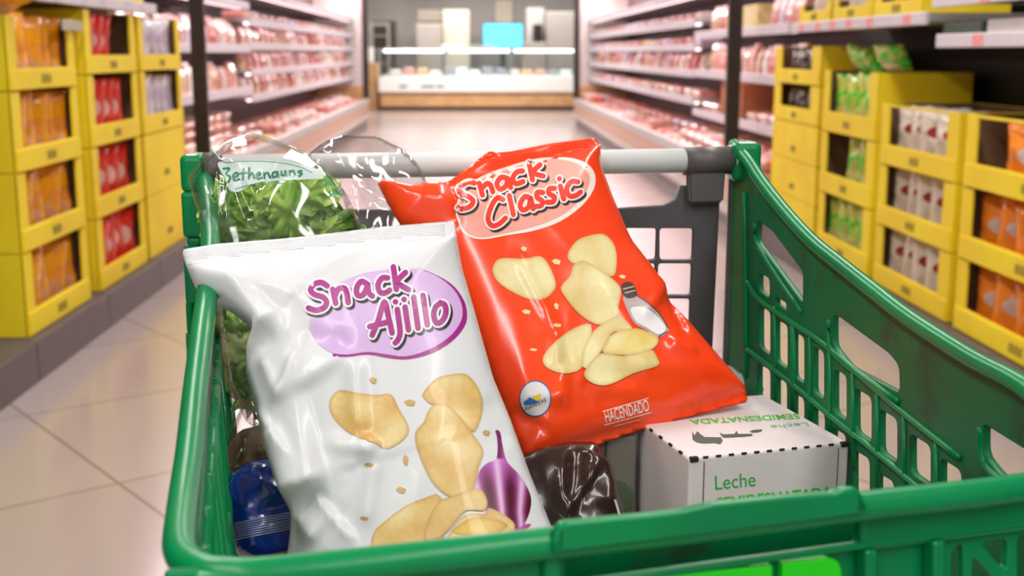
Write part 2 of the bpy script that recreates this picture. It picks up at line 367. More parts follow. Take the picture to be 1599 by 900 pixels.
# right stacks -----------------------------------------------------------
n3 = ['bottom', 'middle', 'top']
RS = [(3.30, 4.36, .15, .262, 3, 'peach', 'nearest stack on the right', RX), (4.43, 5.28, .15, .262, 3, 'white', 'stack of white bags on the right', RX),
      (5.36, 6.18, .15, .305, 3, 'green', 'stack of green bags on the right', RX), (6.26, 7.20, .15, .207, 5, 'black', 'farthest stack on the right', RX)]
for si, (y0, y1, zb, hh, nr, kd, wn, xf) in enumerate(RS):
    for r in range(nr):
        closed = si == 3 and r < 3
        rn = (n3 if nr == 3 else ['bottom', 'second from the bottom', 'middle', 'second from the top', 'top'])[r]
        cn = {'peach': 'orange', 'black': 'dark'}.get(kd, kd)
        lb = (f'closed yellow carton, {rn} of the {wn}' if closed else f'yellow crate of {cn} packets, {rn} of the {wn}')
        z0 = .147 if r == 0 else zb+r*hh
        crate(1, xf, y0, y1, z0, zb+(r+1)*hh-z0-.002, lb, closed, depth=.42, band=.34 if kd != 'black' else .4, topbar=.012 if (r == nr-1 and si < 2) else 0, post=.09 if kd != 'black' else .14)
        if closed: continue
        where = f'{rn} crate of the {wn}'
        if kd == 'peach': sl = {2: [(.70, -.02), (.46, 0), (.24, 0)], 1: [(.88, 0), (.74, .06), (.58, -.05), (.42, 0), (.25, 0)], 0: [(.87, 0), (.72, .04), (.55, -.04), (.38, 0), (.2, 0)]}[r]
        elif kd == 'white': sl = [(.84, 0), (.67, .04), (.50, -.04), (.33, 0), (.17, .03)]
        elif kd == 'green': sl = {2: [(.82, 0), (.64, 0), (.46, .05), (.28, 0)], 1: [(.58, .05), (.38, .08), (.2, 0)], 0: [(.84, 0), (.66, 0), (.46, -.05), (.27, 0)]}[r]
        else: sl = [(.22, 0), (.35, .05), (.48, -.05), (.61, 0), (.74, .05)]
        fill(kd, 1, xf, y0, y1, z0, sl, where, off=.11 if kd != 'black' else .075)
# ruffled green tops over the green stack
for i, (yy, rz, tx) in enumerate([(5.55, .3, .5), (5.75, -.3, .8), (5.98, .1, .6)]):
    o = bpy.data.objects.new('green_snack_bag', BM['green'][i]); COL.objects.link(o); o.location = (RX+.15, yy, 1.066); o.rotation_euler = (tx, .1*i, -math.pi/2+rz); o.scale = (1, 1, .5)
    tag(o, 'crumpled green bag heaped on top of the crates of green bags', 'snack bag', 'crumpled green bags on top of the green stack')
# goods on the right upper shelves
def pack(name, lo, hi, m, label, cat, group=None, bev=.006):
    lo = Vector(lo); hi = Vector(hi); c = Vector(((lo.x+hi.x)/2, (lo.y+hi.y)/2, lo.z))
    bm = bmesh.new(); box(bm, lo-c, hi-c, bev); o = obj(name, bm, m); o.location = c
    return tag(o, label, cat, group)
for i, (ya, yb, m_, nm) in enumerate([(4.30, 4.66, mat('dark_green_card', (66, 84, 66), .6), 'dark green carton at the far end of the lower right shelf'),
        (3.85, 4.26, mat('white_card', (214, 204, 200), .6), 'long white carton beside the dark green one, right shelf'), (3.45, 3.82, mat('cream_card', (222, 206, 150), .6), 'cream carton at the right edge, beside the white cartons')]):
    pack('carton', (RX+.0, ya, 1.2125), (RX+.3, yb, 1.262-.004*(i == 0)), m_, nm, 'carton')
for i in range(3):
    ya = 4.85+i*.62; crate(1, RX-.01, ya, ya+.58, 1.302, .10, f'{["nearest","middle","farthest"][i]} low yellow tray on the raised right shelf', False, depth=.35, band=.6)
    kd = ['orange', 'white', 'white'][i]
    fill('peach' if i == 0 else 'white', 1, RX-.01, ya, ya+.58, 1.302, [(.2, 0), (.45, .04), (.7, .03)], f'{["nearest","middle","farthest"][i]} low tray on the raised right shelf')

# ------------------------------------------------------------------ CHILLERS
PK = [mat('meat_pink', (232, 122, 110), .3, c2=(240, 186, 176), nscale=25, coat=.6), mat('meat_pale', (242, 180, 168), .25, c2=(222, 140, 126), nscale=20, coat=.6),
      mat('meat_red', (200, 66, 52), .3, c2=(226, 130, 116), nscale=25, coat=.6), mat('meat_white', (248, 236, 232), .25, c2=(240, 200, 190), nscale=18, coat=.6),
      mat('meat_tan', (206, 140, 96), .3, c2=(236, 196, 160), nscale=20, coat=.6), mat('pack_yellow', (240, 204, 90), .35, c2=(246, 230, 190), nscale=20, coat=.4), mat('pack_lilac', (226, 190, 226), .3, c2=(244, 226, 240), nscale=15, coat=.4)]
def traymesh(l, d, h, m, k):
    bm = bmesh.new()
    # tray with a flared rim and a domed film top
    def ring(z, a): return [bm.verts.new((sx*(d/2-a) + 0, sy*(l/2-a), z)) for sx, sy in ((-1, -1), (1, -1), (1, 1), (-1, 1))]
    R = [ring(0, .018), ring(h*.6, .002), ring(h*.66, 0), ring(h*.9, .012), ring(h, .035)]
    for a, b_ in zip(R, R[1:]):
        for i in range(4): bm.faces.new((a[i], a[(i+1) % 4], b_[(i+1) % 4], b_[i]))
    bm.faces.new(R[0][::-1]); bm.faces.new(R[-1])
    me = bpy.data.meshes.new('meat_tray'); bm.to_mesh(me); bm.free(); me.materials.append(m); return me
def standmesh(l, d, h, m, k):
    bm = bmesh.new()   # upright hanging-type packet, bulged, leaning back
    N_ = 6; G = []
    for j in range(N_+1):
        v = j/N_; bul = d/2*math.sin(math.pi*min(max(v*.9+.08, 0), 1))**.6+.003
        G.append([bm.verts.new((sx*bul+v*d*.5, sy*l/2*(1-.06*math.sin(math.pi*v)), v*h)) for sx, sy in ((-1, -1), (1, -1), (1, 1), (-1, 1))])
    for a, b_ in zip(G, G[1:]):
        for i in range(4): bm.faces.new((a[i], a[(i+1) % 4], b_[(i+1) % 4], b_[i]))
    bm.faces.new(G[0][::-1]); bm.faces.new(G[-1])
    me = bpy.data.meshes.new('meat_packet'); bm.to_mesh(me); bm.free(); me.materials.append(m); return me
TR = [traymesh(.27, .2, .07, m, 0) for m in PK]; ST = [standmesh(.17, .06, .2, m, 0) for m in PK]
LAMP = mat('chiller_lamp', (255, 226, 232), .4, emit=3)
def chiller(s, xf, y0, y1, ysplit, near, far, label, side):
    g = empty('chiller', (xf+s*.5, (y0+y1)/2, 0), label, 'fridge')
    def bx(nm, xa, ya, za, xb, yb, zb, m, par=g, bev=.004):
        xa, xb = sorted((xf+s*xa, xf+s*xb)); bm = bmesh.new(); box(bm, (xa, ya, za), (xb, yb, zb), bev); return obj(nm, bm, m, par)
    bx('kick_plate', .04, y0, 0, .9, y1, .09, mat('chiller_kick', (120, 112, 112), .4))
    bx('base_panel', 0, y0, .09, .9, y1, .34, TAN)
    bx('bumper_rail', -.025, y0, .12, 0, y1, .17, STEEL)
    bx('front_lip', -.01, y0, .34, .06, y1, .42, STEEL)
    bx('well_floor', .06, y0, .34, .9, y1, .36, STEEL)
    bx('back_panel', .85, y0, .36, .9, y1, 2.3, mat('chiller_back', (104, 78, 80), .5))
    bx('canopy', .1, y0, 2.3, .9, y1, 2.4, STEEL)
    bx('end_panel', .04, y1-.05, .36, .9, y1, 2.3, mat('chiller_end', (216, 210, 204), .4))
    bx('end_panel', .04, y1-.06, .36, .9, y1+.01, .62, WOOD)
    for yy in (7.72 if s < 0 else 7.95, 19.9):
        bx('frame_post', -.02, yy, .42, .07, yy+.045 if yy < 10 else yy+.07, 2.3, BLACK)
    for (ya, yb, zs) in ((y0, ysplit, near), (ysplit, y1-.06, far)):
        for k, z in enumerate(zs):
            xo = .22
            sh = bx('shelf', xo, ya+.02, z-.025, .85, yb-.02, z, STEEL)
            bx('price_rail', xo-.02, ya+.02, z-.05, xo, yb-.02, z+.012, RAIL, sh)
            bx('shelf_lamp', xo+.03, ya+.1, z-.045, xo+.06, yb-.1, z-.026, LAMP, sh)
    rnd = random.Random(11 if s < 0 else 23)
    def put(me, x, y, z, rz, nm, lv):
        o = bpy.data.objects.new(nm, me); COL.objects.link(o); o.location = (xf+s*x, y, z); o.rotation_euler.z = rz+(math.pi if s < 0 else 0); o.scale = (1, rnd.uniform(.9, 1.1), rnd.uniform(.88, 1.1)*(.78 if nm == 'meat_packet' and y > ysplit else 1))
        tag(o, f'{"meat tray" if nm == "meat_tray" else "upright meat packet"} {lv}, {side} chiller', 'meat pack', f'{"meat trays" if nm == "meat_tray" else "meat packets"} {lv} of the {side} chiller')
    wts = [3, 3, 2, 3, 2, .6, .8]
    for sec, (ya, yb, zs) in enumerate(((y0, ysplit, near), (ysplit, y1-.06, far))):
        for k, z in enumerate(zs[:-1] if len(zs) > 3 else zs):
            y = ya+.2
            mode = rnd.random() < .5 or (sec == 0 and k > 0)
            if sec == 0 and k == 1 or (sec == 0 and k == 0 and s < 0): mode = True
            while y < yb-.2:
                if s > 0 and sec == 0 and ((k == 0 and 8.5 < y < 9.7) or (k == 2 and 8.1 < y < 9.5)): y += .2; continue
                i = rnd.choices(range(7), wts)[0]
                lv = f'on the {["lowest","second","third","fourth"][k]} shelf, {"near" if sec == 0 else "far"} half'
                if mode: put(ST[i], .32, y, z+.001, rnd.uniform(-.1, .1), 'meat_packet', lv); y += .20 if sec == 0 else .34
                else:
                    put(TR[i], .36, y, z+.001, 0, 'meat_tray', lv); y += .33 if sec == 0 else .46
        y = ya+.2
        while y < yb-.2:      # bottom well
            lv = 'in the bottom well'
            i = rnd.choices(range(7), wts)[0]
            put(TR[i], .19, y, .361, 0, 'meat_tray', lv)
            if sec == 0 or rnd.random() < .5: put(TR[rnd.choice((0, 1, 2, 3))], .19, y, .361+.085, 0, 'meat_tray', lv)
            for q_ in range(4 if sec == 0 and s < 0 else 2): put(TR[rnd.choices(range(7), wts)[0]], .44, y, .361+q_*.08, 0, 'meat_tray', lv)
            y += .34 if sec == 0 else .5
    return g
chiller(-1, -1.66, 6.92, 20.0, 10.6, (.86, 1.20, 1.55), (.78, 1.0, 1.22, 1.43, 1.68), 'long open chiller of packed meat along the left of the aisle', 'left')
chiller(1, 1.68, 7.28, 20.0, 10.4, (.68, 1.0, 1.31, 1.65), (.76, .99, 1.21, 1.42, 1.66), 'long open chiller of packed meat along the right of the aisle', 'right')
# cardboard case in right chiller
pack('cardboard_case', (1.94, 8.75, .682), (2.2, 9.5, .93), mat('brown_case', (176, 104, 64), .6), 'brown cardboard case standing on the low shelf of the right chiller', 'box')
pack('yellow_case', (1.92, 8.3, 1.3115), (2.15, 9.3, 1.47), mat('pack_yellow', (0, 0, 0)), 'yellow case of packets on the upper shelf of the right chiller', 'box')

# ------------------------------------------------------------------ FAR COUNTER
ctr = empty('deli_counter', (0, 25.4, 0), 'white and wood glass-topped service counter at the end of the aisle', 'counter')
GLASSY = clearmat('counter_glass', (235, 240, 240), .05, .8, 0, rough=.02)
def cb(nm, lo, hi, m, par=ctr, bev=.01): bm = bmesh.new(); box(bm, lo, hi, bev); return obj(nm, bm, m, par)
cb('kick_plate', (-1.82, 25.06, 0), (2.75, 26.2, .07), mat('counter_kick', (90, 76, 74), .5))
cb('wood_front', (-1.84, 25.0, .07), (2.75, 26.2, .36), WOOD)
WP = mat('counter_white', (246, 244, 240), .35)
cb('white_fascia', (-1.86, 24.94, .36), (2.75, 25.2, .66), WP)
cb('display_deck', (-1.8, 25.2, .60), (2.75, 26.2, .70), WP)
for i in range(3):
    cb('lamp_bar', (-1.78+i*1.32+.02, 25.12, 1.155), (-1.78+(i+1)*1.32-.04, 25.22, 1.205), mat('lamp_white', (255, 252, 248), .4, emit=6))
cb('top_shelf', (-1.85, 25.0, 1.21), (2.75, 25.7, 1.235), GLASSY)
cb('front_glass', (-1.84, 24.99, .67), (2.75, 25.0, 1.2), GLASSY, bev=0)
for x in (-1.85, -.52, .8, 2.1): cb('support_post', (x-.02, 25.05, .66), (x+.02, 25.1, 1.21), STEEL)
cb('side_block', (-2.3, 25.2, 0), (-1.9, 26.2, .93), WOOD)
bm = bmesh.new()
for x0, wd in ((-1.45, .16), (-1.0, .26), (-.70, .16)): box(bm, (x0, 24.935, .45), (x0+wd, 24.94, .50))
obj('printed_lettering', bm, mat('grey_print', (120, 118, 122), .5), ctr)
rr = random.Random(5)
for i in range(16):
    x = -1.65+i*.27; m_ = [WP, PK[1], mat('fish_grey', (160, 160, 170), .4), PK[3], mat('pale_orange', (236, 190, 150), .4)][rr.choice((0, 0, 1, 2, 3, 4))]
    pack('display_tub', (x, 25.45, .701), (x+.22, 25.8, .701+rr.uniform(.08, .16)), m_, 'pale food tub set out inside the far glass counter', 'tub', 'food tubs in the far counter', .02)
STG = mat('kitchen_steel', (186, 178, 170), .45, .2); CRM = mat('cream_panel', (226, 216, 196), .5)
def kit(nm, x0, x1, y0, y1, Y, d, m, label, cat, floor=True):
    A = atY(x0, y1, Y); B = atY(x1, y0, Y); z0 = 0 if floor else A.z
    return pack(nm, (A.x, Y, z0), (B.x, Y+d, B.z), m, label, cat, None, .02)
kit('steel_cabinet', 650, 690, 37, 70, 28, .8, STG, 'pale steel cabinet behind the counter, left of the cream oven', 'cabinet')
kit('oven', 692, 733, 15, 70, 28.2, .8, CRM, 'tall cream oven behind the service counter', 'oven')
kit('extractor_hood', 652, 690, 16, 34, 28.2, .8, mat('hood_brown', (150, 138, 126), .5), 'taupe hood over the pale steel cabinet at the back', 'hood', False)
kit('wall_panel', 773, 801, 0, 36, 29.9, .08, CRM, 'pale rectangular panel fixed to the rear wall above the screen', 'panel', False)
kit('refrigerator', 852, 905, 18, 72, 28, .8, STG, 'wide taupe steel refrigerator at the right of the back area', 'fridge')
kit('steel_cabinet', 822, 850, 12, 72, 28.3, .8, mat('kitchen_steel2', (206, 200, 194), .45), 'narrow light cabinet beside the refrigerator at the back', 'cabinet')
kit('back_worktop', 815, 852, 66, 90, 27.8, .45, STG, 'steel worktop carrying the small black machine behind the counter', 'worktop')
kit('coffee_machine', 833, 847, 38, 65.9, 27.9, .3, BLACK, 'small black machine with a pale front behind the counter', 'machine', False)
A = atY(690, 66, 25.3); B = atY(726, 66, 25.3)
pack('weighing_scale', (A.x, 25.2, 1.2355), (B.x, 25.5, 1.31), WP, 'white scale on top of the glass counter', 'scale', None, .02)
A = atY(733, 66, 25.3); B = atY(772, 66, 25.3)
pack('dark_tray', (A.x, 25.2, 1.2355), (B.x, 25.5, 1.30), mat('sage_tray', (140, 150, 140), .5), 'grey-green tray on the glass counter beside the screen', 'tray', None, .02)
t = empty('monitor', atY(785, 72, 27.2), 'cyan lit screen standing behind the service counter', 'screen')
A = atY(755, 73, 27.2); B = atY(816, 37, 27.2)
bm = bmesh.new(); box(bm, (A.x-.02, 27.2, A.z-.02), (B.x+.02, 27.26, B.z+.02), .01); box(bm, ((A.x+B.x)/2-.05, 27.22, 0), ((A.x+B.x)/2+.05, 27.26, A.z)); obj('monitor_body', bm, BLACK, t)
bm = bmesh.new(); box(bm, (A.x, 27.19, A.z), (B.x, 27.199, B.z)); obj('lit_screen', bm, mat('screen_cyan', (90, 205, 250), .3, emit=1.6), t)
rk = empty('baking_rack', (atY(595, 90, 27.5).x, 27.5, 0), 'dark wheeled rack with pale frame at the back left', 'rack')
A = atY(580, 92, 27.5); B = atY(606, 40, 27.5)
bm = bmesh.new(); 
for x in (A.x, B.x): box(bm, (x-.03, 27.5, 0), (x+.03, 27.56, B.z)); 
for k in range(5): box(bm, (A.x, 27.5, .3+k*.3), (B.x, 27.56, .33+k*.3))
box(bm, (A.x-.03, 27.5, B.z), (B.x+.03, 27.56, B.z+.06)); obj('rack_frame', bm, STG, rk)
bm = bmesh.new(); box(bm, (A.x+.05, 27.6, .3), (B.x+.15, 28.1, B.z+.12), .02); obj('rack_body', bm, mat('rack_dark', (74, 66, 62), .6), rk)
kit('bottle', 575, 583, 74, 98, 25.4, .1, WP, 'white bottle standing on the wooden block beside the counter', 'bottle', False)

# ------------------------------------------------------------------ SHOPPING CART
RIMZ = .93
def onwall(P, D):  # vertical plane through P with horizontal direction D
    N = Vector((D.y, -D.x, 0)).normalized(); return P, N
HR = atY(1152, 240, 1.225); HL = atY(303, 262, 1.135)
FLp = atZ(287, 830, RIMZ)
f1 = atZ(420, 880, RIMZ); f2 = atZ(1599, 742, RIMZ)
FD = (f2-f1).normalized()      # along the front rim
FN = Vector((FD.y, -FD.x, 0))  # outward (towards camera)
if FN.y > 0: FN = -FN
# right side: from HR to front right corner
RP, RD = HR.copy(), None
FR = f2 + FD*.058
RDv = Vector((FR.x-HR.x, FR.y-HR.y, 0)); RL = RDv.length; RDv.normalize(); RN = Vector((RDv.y, -RDv.x, 0)); 
if RN.x < 0: RN = -RN      # outward
cart = empty('shopping_cart', (.05, .88, 0), 'green plastic shopping cart filled with groceries in the aisle', 'shopping cart')
BOT = .655
Z0 = Vector((HR.x, HR.y, 0))
def rw(px, py):  # pixel to (s,z) on right wall plane
    P = onpl(px, py, Vector(HR), RN); return ((P-Z0).dot(RDv), P.z)
top_px = [(1146, 226), (1168, 252), (1189, 284), (1224, 329), (1269, 378), (1318, 418), (1362, 453), (1410, 491), (1465, 528), (1525, 565), (1599, 605)]
top = [rw(*q) for q in top_px]
top = [(p[0], p[1]) for p in top]
endz = RIMZ+.0
top += [((top[-1][0]+RL)/2, (top[-1][1]*.45+endz*.55)), (RL, endz)]
topS = [tuple(v) for v in spline([(a, b_, 0) for a, b_ in top], 4)]
outer = [(a, b_-.004) for a, b_, _ in topS]+[(RL-.005, BOT), (0, BOT)]
def slot(x0, y0, x1, y1, dy=.7):
    # parallelogram slot; shift left edge for wall depth
    ys = (y1-y0)
    k = 9
    q = [(x0-k, y0-4), (x1, y0+ (x1-x0)*dy), (x1, y1), (x0-k, y1-(x1-x0+k)*dy)]
    return q
holes_px = [ [(1183, 344), (1206, 362), (1253, 425), (1253, 474), (1180, 375)],
 slot(1193, 430, 1201, 466), slot(1219, 468, 1227, 486),
 slot(1194, 482, 1202, 555), slot(1219, 502, 1229, 577), slot(1247, 522, 1255, 600), slot(1278, 545, 1286, 625), slot(1310, 580, 1321, 658), slot(1343, 610, 1360, 692), slot(1382, 643, 1400, 724),
 slot(1430, 682, 1452, 760), slot(1477, 720, 1500, 800),
 slot(1192, 572, 1202, 640), slot(1220, 593, 1228, 664), slot(1247, 618, 1255, 690), slot(1278, 640, 1287, 716), slot(1308, 672, 1320, 748), slot(1340, 706, 1357, 790), slot(1378, 742, 1395, 830),
 [(1300, 490), (1312, 497), (1388, 553), (1403, 572), (1404, 614), (1325, 572), (1300, 540)],
 [(1535, 664), (1547, 670), (1640, 728), (1665, 760), (1665, 800), (1560, 742), (1535, 710)] ]
holes = []
for hp in holes_px:
    holes.append([tuple(v) for v in roundpoly([rw(*q) for q in hp], .006)])
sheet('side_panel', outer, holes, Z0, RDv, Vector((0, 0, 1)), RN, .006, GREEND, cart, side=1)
# inner ridges on right wall
bm = bmesh.new()
for pl in ([(1180, 350), (1184, 384), (1252, 488)], [(1296, 500), (1302, 552), (1404, 628)], [(1531, 668), (1536, 722), (1570, 760)],
           [(1168, 440), (1186, 468), (1240, 506), (1290, 540), (1400, 636), (1500, 716)], [(1166, 545), (1190, 563), (1245, 606), (1300, 652), (1360, 700), (1450, 775)], [(1163, 300), (1166, 590)]):
    P = [onpl(a, b_, Vector(HR), RN) for a, b_ in pl]
    tube(bm, spline(P, 4), .0028, 8)
for a_ in range(9):
    x = [1210, 1237, 1265, 1296, 1332, 1370, 1412, 1462, 1240][a_]; yt = [478, 500, 520, 545, 580, 612, 648, 692, 506][a_]
    tube(bm, [onpl(x, yt, Vector(HR), RN), onpl(x+1, yt+150, Vector(HR), RN)], .0022, 6)
obj('rib', bm, GREEN, cart, True)
# right rim: rounded lip along the top edge, wall top
rimpts = [Z0+RDv*a+Vector((0, 0, b_)) for a, b_, _ in topS]
# front right corner arc to front rim, front rim, front left corner, left rim
cornerR = [FR + Vector((0, 0, 0))]
left_px = [(283, 800), (288, 760), (296, 700), (306, 600), (318, 500), (326, 440), (329, 380), (325, 320), (318, 265)]
LDir = Vector((HL.x-FLp.x, HL.y-FLp.y, 0)); 
def leftpt(px, py):
    N = Vector((0, 0, 1)); return None
# left rim points: height rises from RIMZ to handle height along the side
lp = []
for (px, py) in left_px:
    t_ = (800-py)/(800-265.0); z = RIMZ + (HL.z-RIMZ)*(t_**1.6)*.95
    lp.append(atZ(px, py, z))
fc = [atZ(279, 848, RIMZ), atZ(288, 874, RIMZ), atZ(318, 892, RIMZ), atZ(360, 897, RIMZ), atZ(420, 896, RIMZ)]
front = [atZ(610, 877, RIMZ), atZ(865, 848, RIMZ), atZ(1100, 822, RIMZ), atZ(1344, 791, RIMZ), atZ(1599, 761, RIMZ)]
cr = [FR+(-FD)*.02, FR + RDv*-.006+FD*.0, FR-RDv*.03]
bm = bmesh.new(); tube(bm, spline(rimpts[::-1], 1), .0065, 12); 
rim = obj('rim', bm, GREEN, cart, True)
pathL = spline([tuple(v) for v in lp[::-1]+fc+front+[tuple(FR+Vector((0, 0, 0)))]], 5)
bm = bmesh.new(); tube(bm, pathL, .0076, 14); obj('rim', bm, GREEN, cart, True)
# front wall: (outside seen) plane through front rim line
FP = Vector((f1.x, f1.y, 0)) + FN*.004
def fw(px, py): P = onpl(px, py, FP+FN*.0, FN); return ((P-FP).dot(FD), P.z)
e_ = fw(350, 880)[0]; x1 = (FR-FP).dot(FD)
z_at = RIMZ-.004
outerF = [(-.075, z_at), (x1, z_at), (x1, BOT), (-.045, BOT)]
holesF = []
def hz(pts, r=.005): holesF.append([tuple(v) for v in roundpoly([fw(*q) for q in pts], r)])
# openings right of the recess, and the generic grid below
hz([(1487, 862), (1503, 848), (1505, 960), (1485, 960)])
hz([(1532, 848), (1574, 840), (1572, 888), (1566, 888)])
hz([(1520, 868), (1562, 918), (1562, 960), (1518, 960)])
hz([(1590, 836), (1640, 830), (1640, 960), (1590, 960)])
hz([(885, 858), (1342, 803), (1342, 853), (1120, 882), (885, 914)])
sh = sheet('front_panel', outerF, holesF, FP, FD, Vector((0, 0, 1)), FN, .006, GREEN, cart)
BPk = FP-FN*.03
rp = []
for q in ((866, 842), (1362, 786), (1362, 880), (866, 945)):
    P = onpl(*q, BPk, FN); rp.append(((P-FP).dot(FD), P.z))
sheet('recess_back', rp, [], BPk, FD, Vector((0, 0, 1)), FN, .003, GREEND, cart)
# ledges on the outside of the front wall (lip, rail, recess sides)
def fbar(name, pts_top, pts_bot, d, m=GREEN, bev=.003, base=0):
    bm = bmesh.new(); n = len(pts_top); A = []
    for (q, r) in zip(pts_top, pts_bot):
        a = onpl(*q, FP+FN*d, FN); b_ = onpl(*r, FP+FN*d, FN)
        A.append((a, b_))
    rows = []
    for a, b_ in A: rows.append([bm.verts.new(v) for v in (a, b_, b_-FN*(d-base), a-FN*(d-base))])
    for i in range(n-1):
        for k in range(4): bm.faces.new((rows[i][k], rows[i][(k+1) % 4], rows[i+1][(k+1) % 4], rows[i+1][k]))
    bm.faces.new(rows[0][::-1]); bm.faces.new(rows[-1])
    bmesh.ops.recalc_face_normals(bm, faces=bm.faces)
    bmesh.ops.bevel(bm, geom=[e for e in bm.edges], offset=bev, segments=3, affect='EDGES', profile=.5)
    return obj(name, bm, m, cart)
fbar('front_lip', [(300, 905), (470, 884), (862, 846), (1120, 816), (1344, 787), (1680, 750)], [(300, 930), (470, 898), (862, 862), (1120, 833), (1344, 804), (1680, 768)], .012)
fbar('front_lip', [(868, 832), (872, 823), (882, 817), (1025, 804), (1065, 799), (1108, 789), (1224, 777), (1303, 771), (1316, 765), (1338, 763), (1346, 770), (1350, 777)],
     [(868, 866), (872, 866), (882, 864), (1025, 846), (1065, 841), (1108, 836), (1224, 821), (1303, 811), (1316, 809), (1338, 806), (1346, 803), (1350, 802)], .021, GREEN, .002, .015)
fbar('rail', [(885, 914), (1120, 881), (1340, 851), (1680, 803)], [(885, 926), (1120, 893), (1340, 862), (1680, 813)], .007, GREEN, .0025)
fbar('recess_side', [(850, 850), (880, 848)], [(850, 960), (880, 960)], .011)
fbar('recess_side', [(1345, 790), (1380, 786), (1680, 748)], [(1345, 866), (1380, 861), (1680, 822)], .006)
fbar('divider', [(1352, 862), (1372, 860)], [(1352, 980), (1372, 980)], .010, GREEN, .002)
fbar('divider', [(1458, 848), (1478, 845)], [(1458, 980), (1478, 980)], .010, GREEN, .002)
fbar('front_lip', [(255, 893), (470, 888), (868, 850)], [(265, 990), (470, 985), (868, 950)], .005)
# bright panel set in the lower front
LIME = mat('lime_panel', (30, 214, 14), .35)
for a_, b_ in (([(1010, 905), (1045, 898), (1207, 884)], [(1010, 985), (1045, 985), (1207, 985)]), ([(1222, 881), (1296, 873), (1310, 878), (1315, 892)], [(1222, 985), (1296, 985), (1310, 985), (1315, 985)])):
    ln = fbar('sign_panel', a_, b_, .006, LIME, .001); ln['label'] = 'lime green panel'
# left wall
LD0 = (lp[0]+fc[0])/2; 
A = Vector((fc[0].x, fc[0].y, 0)); B = Vector((lp[-1].x, lp[-1].y, 0)); LDv = (B-A).normalized(); LL = (B-A).length; LN = Vector((LDv.y, -LDv.x, 0))
if LN.x > 0: LN = -LN
tl = Vector((-LN.x*.07, 0, -1)).normalized()   # down, leaning inward
def zrim(a): 
    t_ = min(max(a/LL, 0), 1); return RIMZ-.006+(HL.z-RIMZ)*(t_**2.6)*.9
outerL = [(0, 0)]
H0 = 1.05
outerL = [(LL*k/12, -(H0-zrim(LL*k/12))) for k in range(13)]+[(LL, -(H0-BOT)), (0, -(H0-BOT))]
hl = []
for r, (za, zb_) in enumerate(((.905, .84), (.83, .75), (.74, .67))):
    for k in range(11):
        a = .03+k*.052
        if a+.03 < LL: hl.append([tuple(v) for v in roundpoly([(a, -(H0-za)), (a+.03, -(H0-za)), (a+.03, -(H0-zb_)), (a, -(H0-zb_))], .006)])
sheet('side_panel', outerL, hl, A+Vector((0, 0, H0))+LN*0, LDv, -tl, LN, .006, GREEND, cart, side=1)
bm = bmesh.new()
for z in (.912, .835, .745): tube(bm, [A+Vector((0, 0, H0))+tl*(H0-z)+LDv*.01, A+Vector((0, 0, H0))+tl*(H0-z)+LDv*(LL-.01)], .005, 8)
for k in range(12):
    a = .018+k*.052
    if a < LL: tube(bm, [A+Vector((0, 0, H0))+tl*(H0-.92)+LDv*a, A+Vector((0, 0, H0))+tl*(H0-.67)+LDv*a], .0045, 8)
obj('rib', bm, GREEN, cart, True)
# basket floor
bm = bmesh.new()
q = [A+LDv*0.01-LN*.06, Vector((FR.x, FR.y, 0))-FD*.03+Vector((0, .02, 0)), Z0-RDv*(-.01)-RN*.02, B-LN*.06]
v1 = [bm.verts.new((p.x, p.y, BOT)) for p in q]; v2 = [bm.verts.new((p.x, p.y, BOT-.012)) for p in q]
bm.faces.new(v1); bm.faces.new(v2[::-1])
for i in range(4): bm.faces.new((v1[i], v2[i], v2[(i+1) % 4], v1[(i+1) % 4]))
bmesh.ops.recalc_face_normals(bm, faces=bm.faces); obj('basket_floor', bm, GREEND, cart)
# handle
hb1 = atY(330, 262, 1.145); hb2 = atY(1140, 250, 1.225); hd = (hb2-hb1).normalized()
bm = bmesh.new(); tube(bm, [hb1, hb1.lerp(hb2, .5), hb2], .0122, 20); obj('handle_bar', bm, WHITEBAR, cart, True)
for (a, b_) in ((atY(1068, 252, 1.218), atY(1142, 250, 1.225)), (atY(318, 262, 1.142), atY(346, 262, 1.146))):
    bm = bmesh.new(); tube(bm, [a, b_], .0142, 20); o = obj('handle_bracket', bm, DGREY, cart, True)
    bm = bmesh.new(); c = a.lerp(b_, .45); 
    u = hd; vv = Vector((0, 0, 1)); nn = u.cross(vv)
    pts = [(-.020, 0), (.020, 0), (.018, -.042), (-.018, -.042)]
    F1 = [bm.verts.new(c+u*x+vv*y-nn*.006-Vector((0, .004, 0))) for x, y in pts]; F2 = [bm.verts.new(c+u*x+vv*y+nn*.008) for x, y in pts]
    bm.faces.new(F1); bm.faces.new(F2[::-1])
    for i in range(4): bm.faces.new((F1[i], F2[i], F2[(i+1) % 4], F1[(i+1) % 4]))
    bmesh.ops.recalc_face_normals(bm, faces=bm.faces); bmesh.ops.bevel(bm, geom=list(bm.edges), offset=.002, segments=2, affect='EDGES')
    obj('bracket_tab', bm, DGREY, o)
bm = bmesh.new(); tube(bm, [atY(1140, 250, 1.2245), atY(1148, 250, 1.2262)], .0152, 20); obj('bar_collar', bm, WHITEBAR, cart, True)
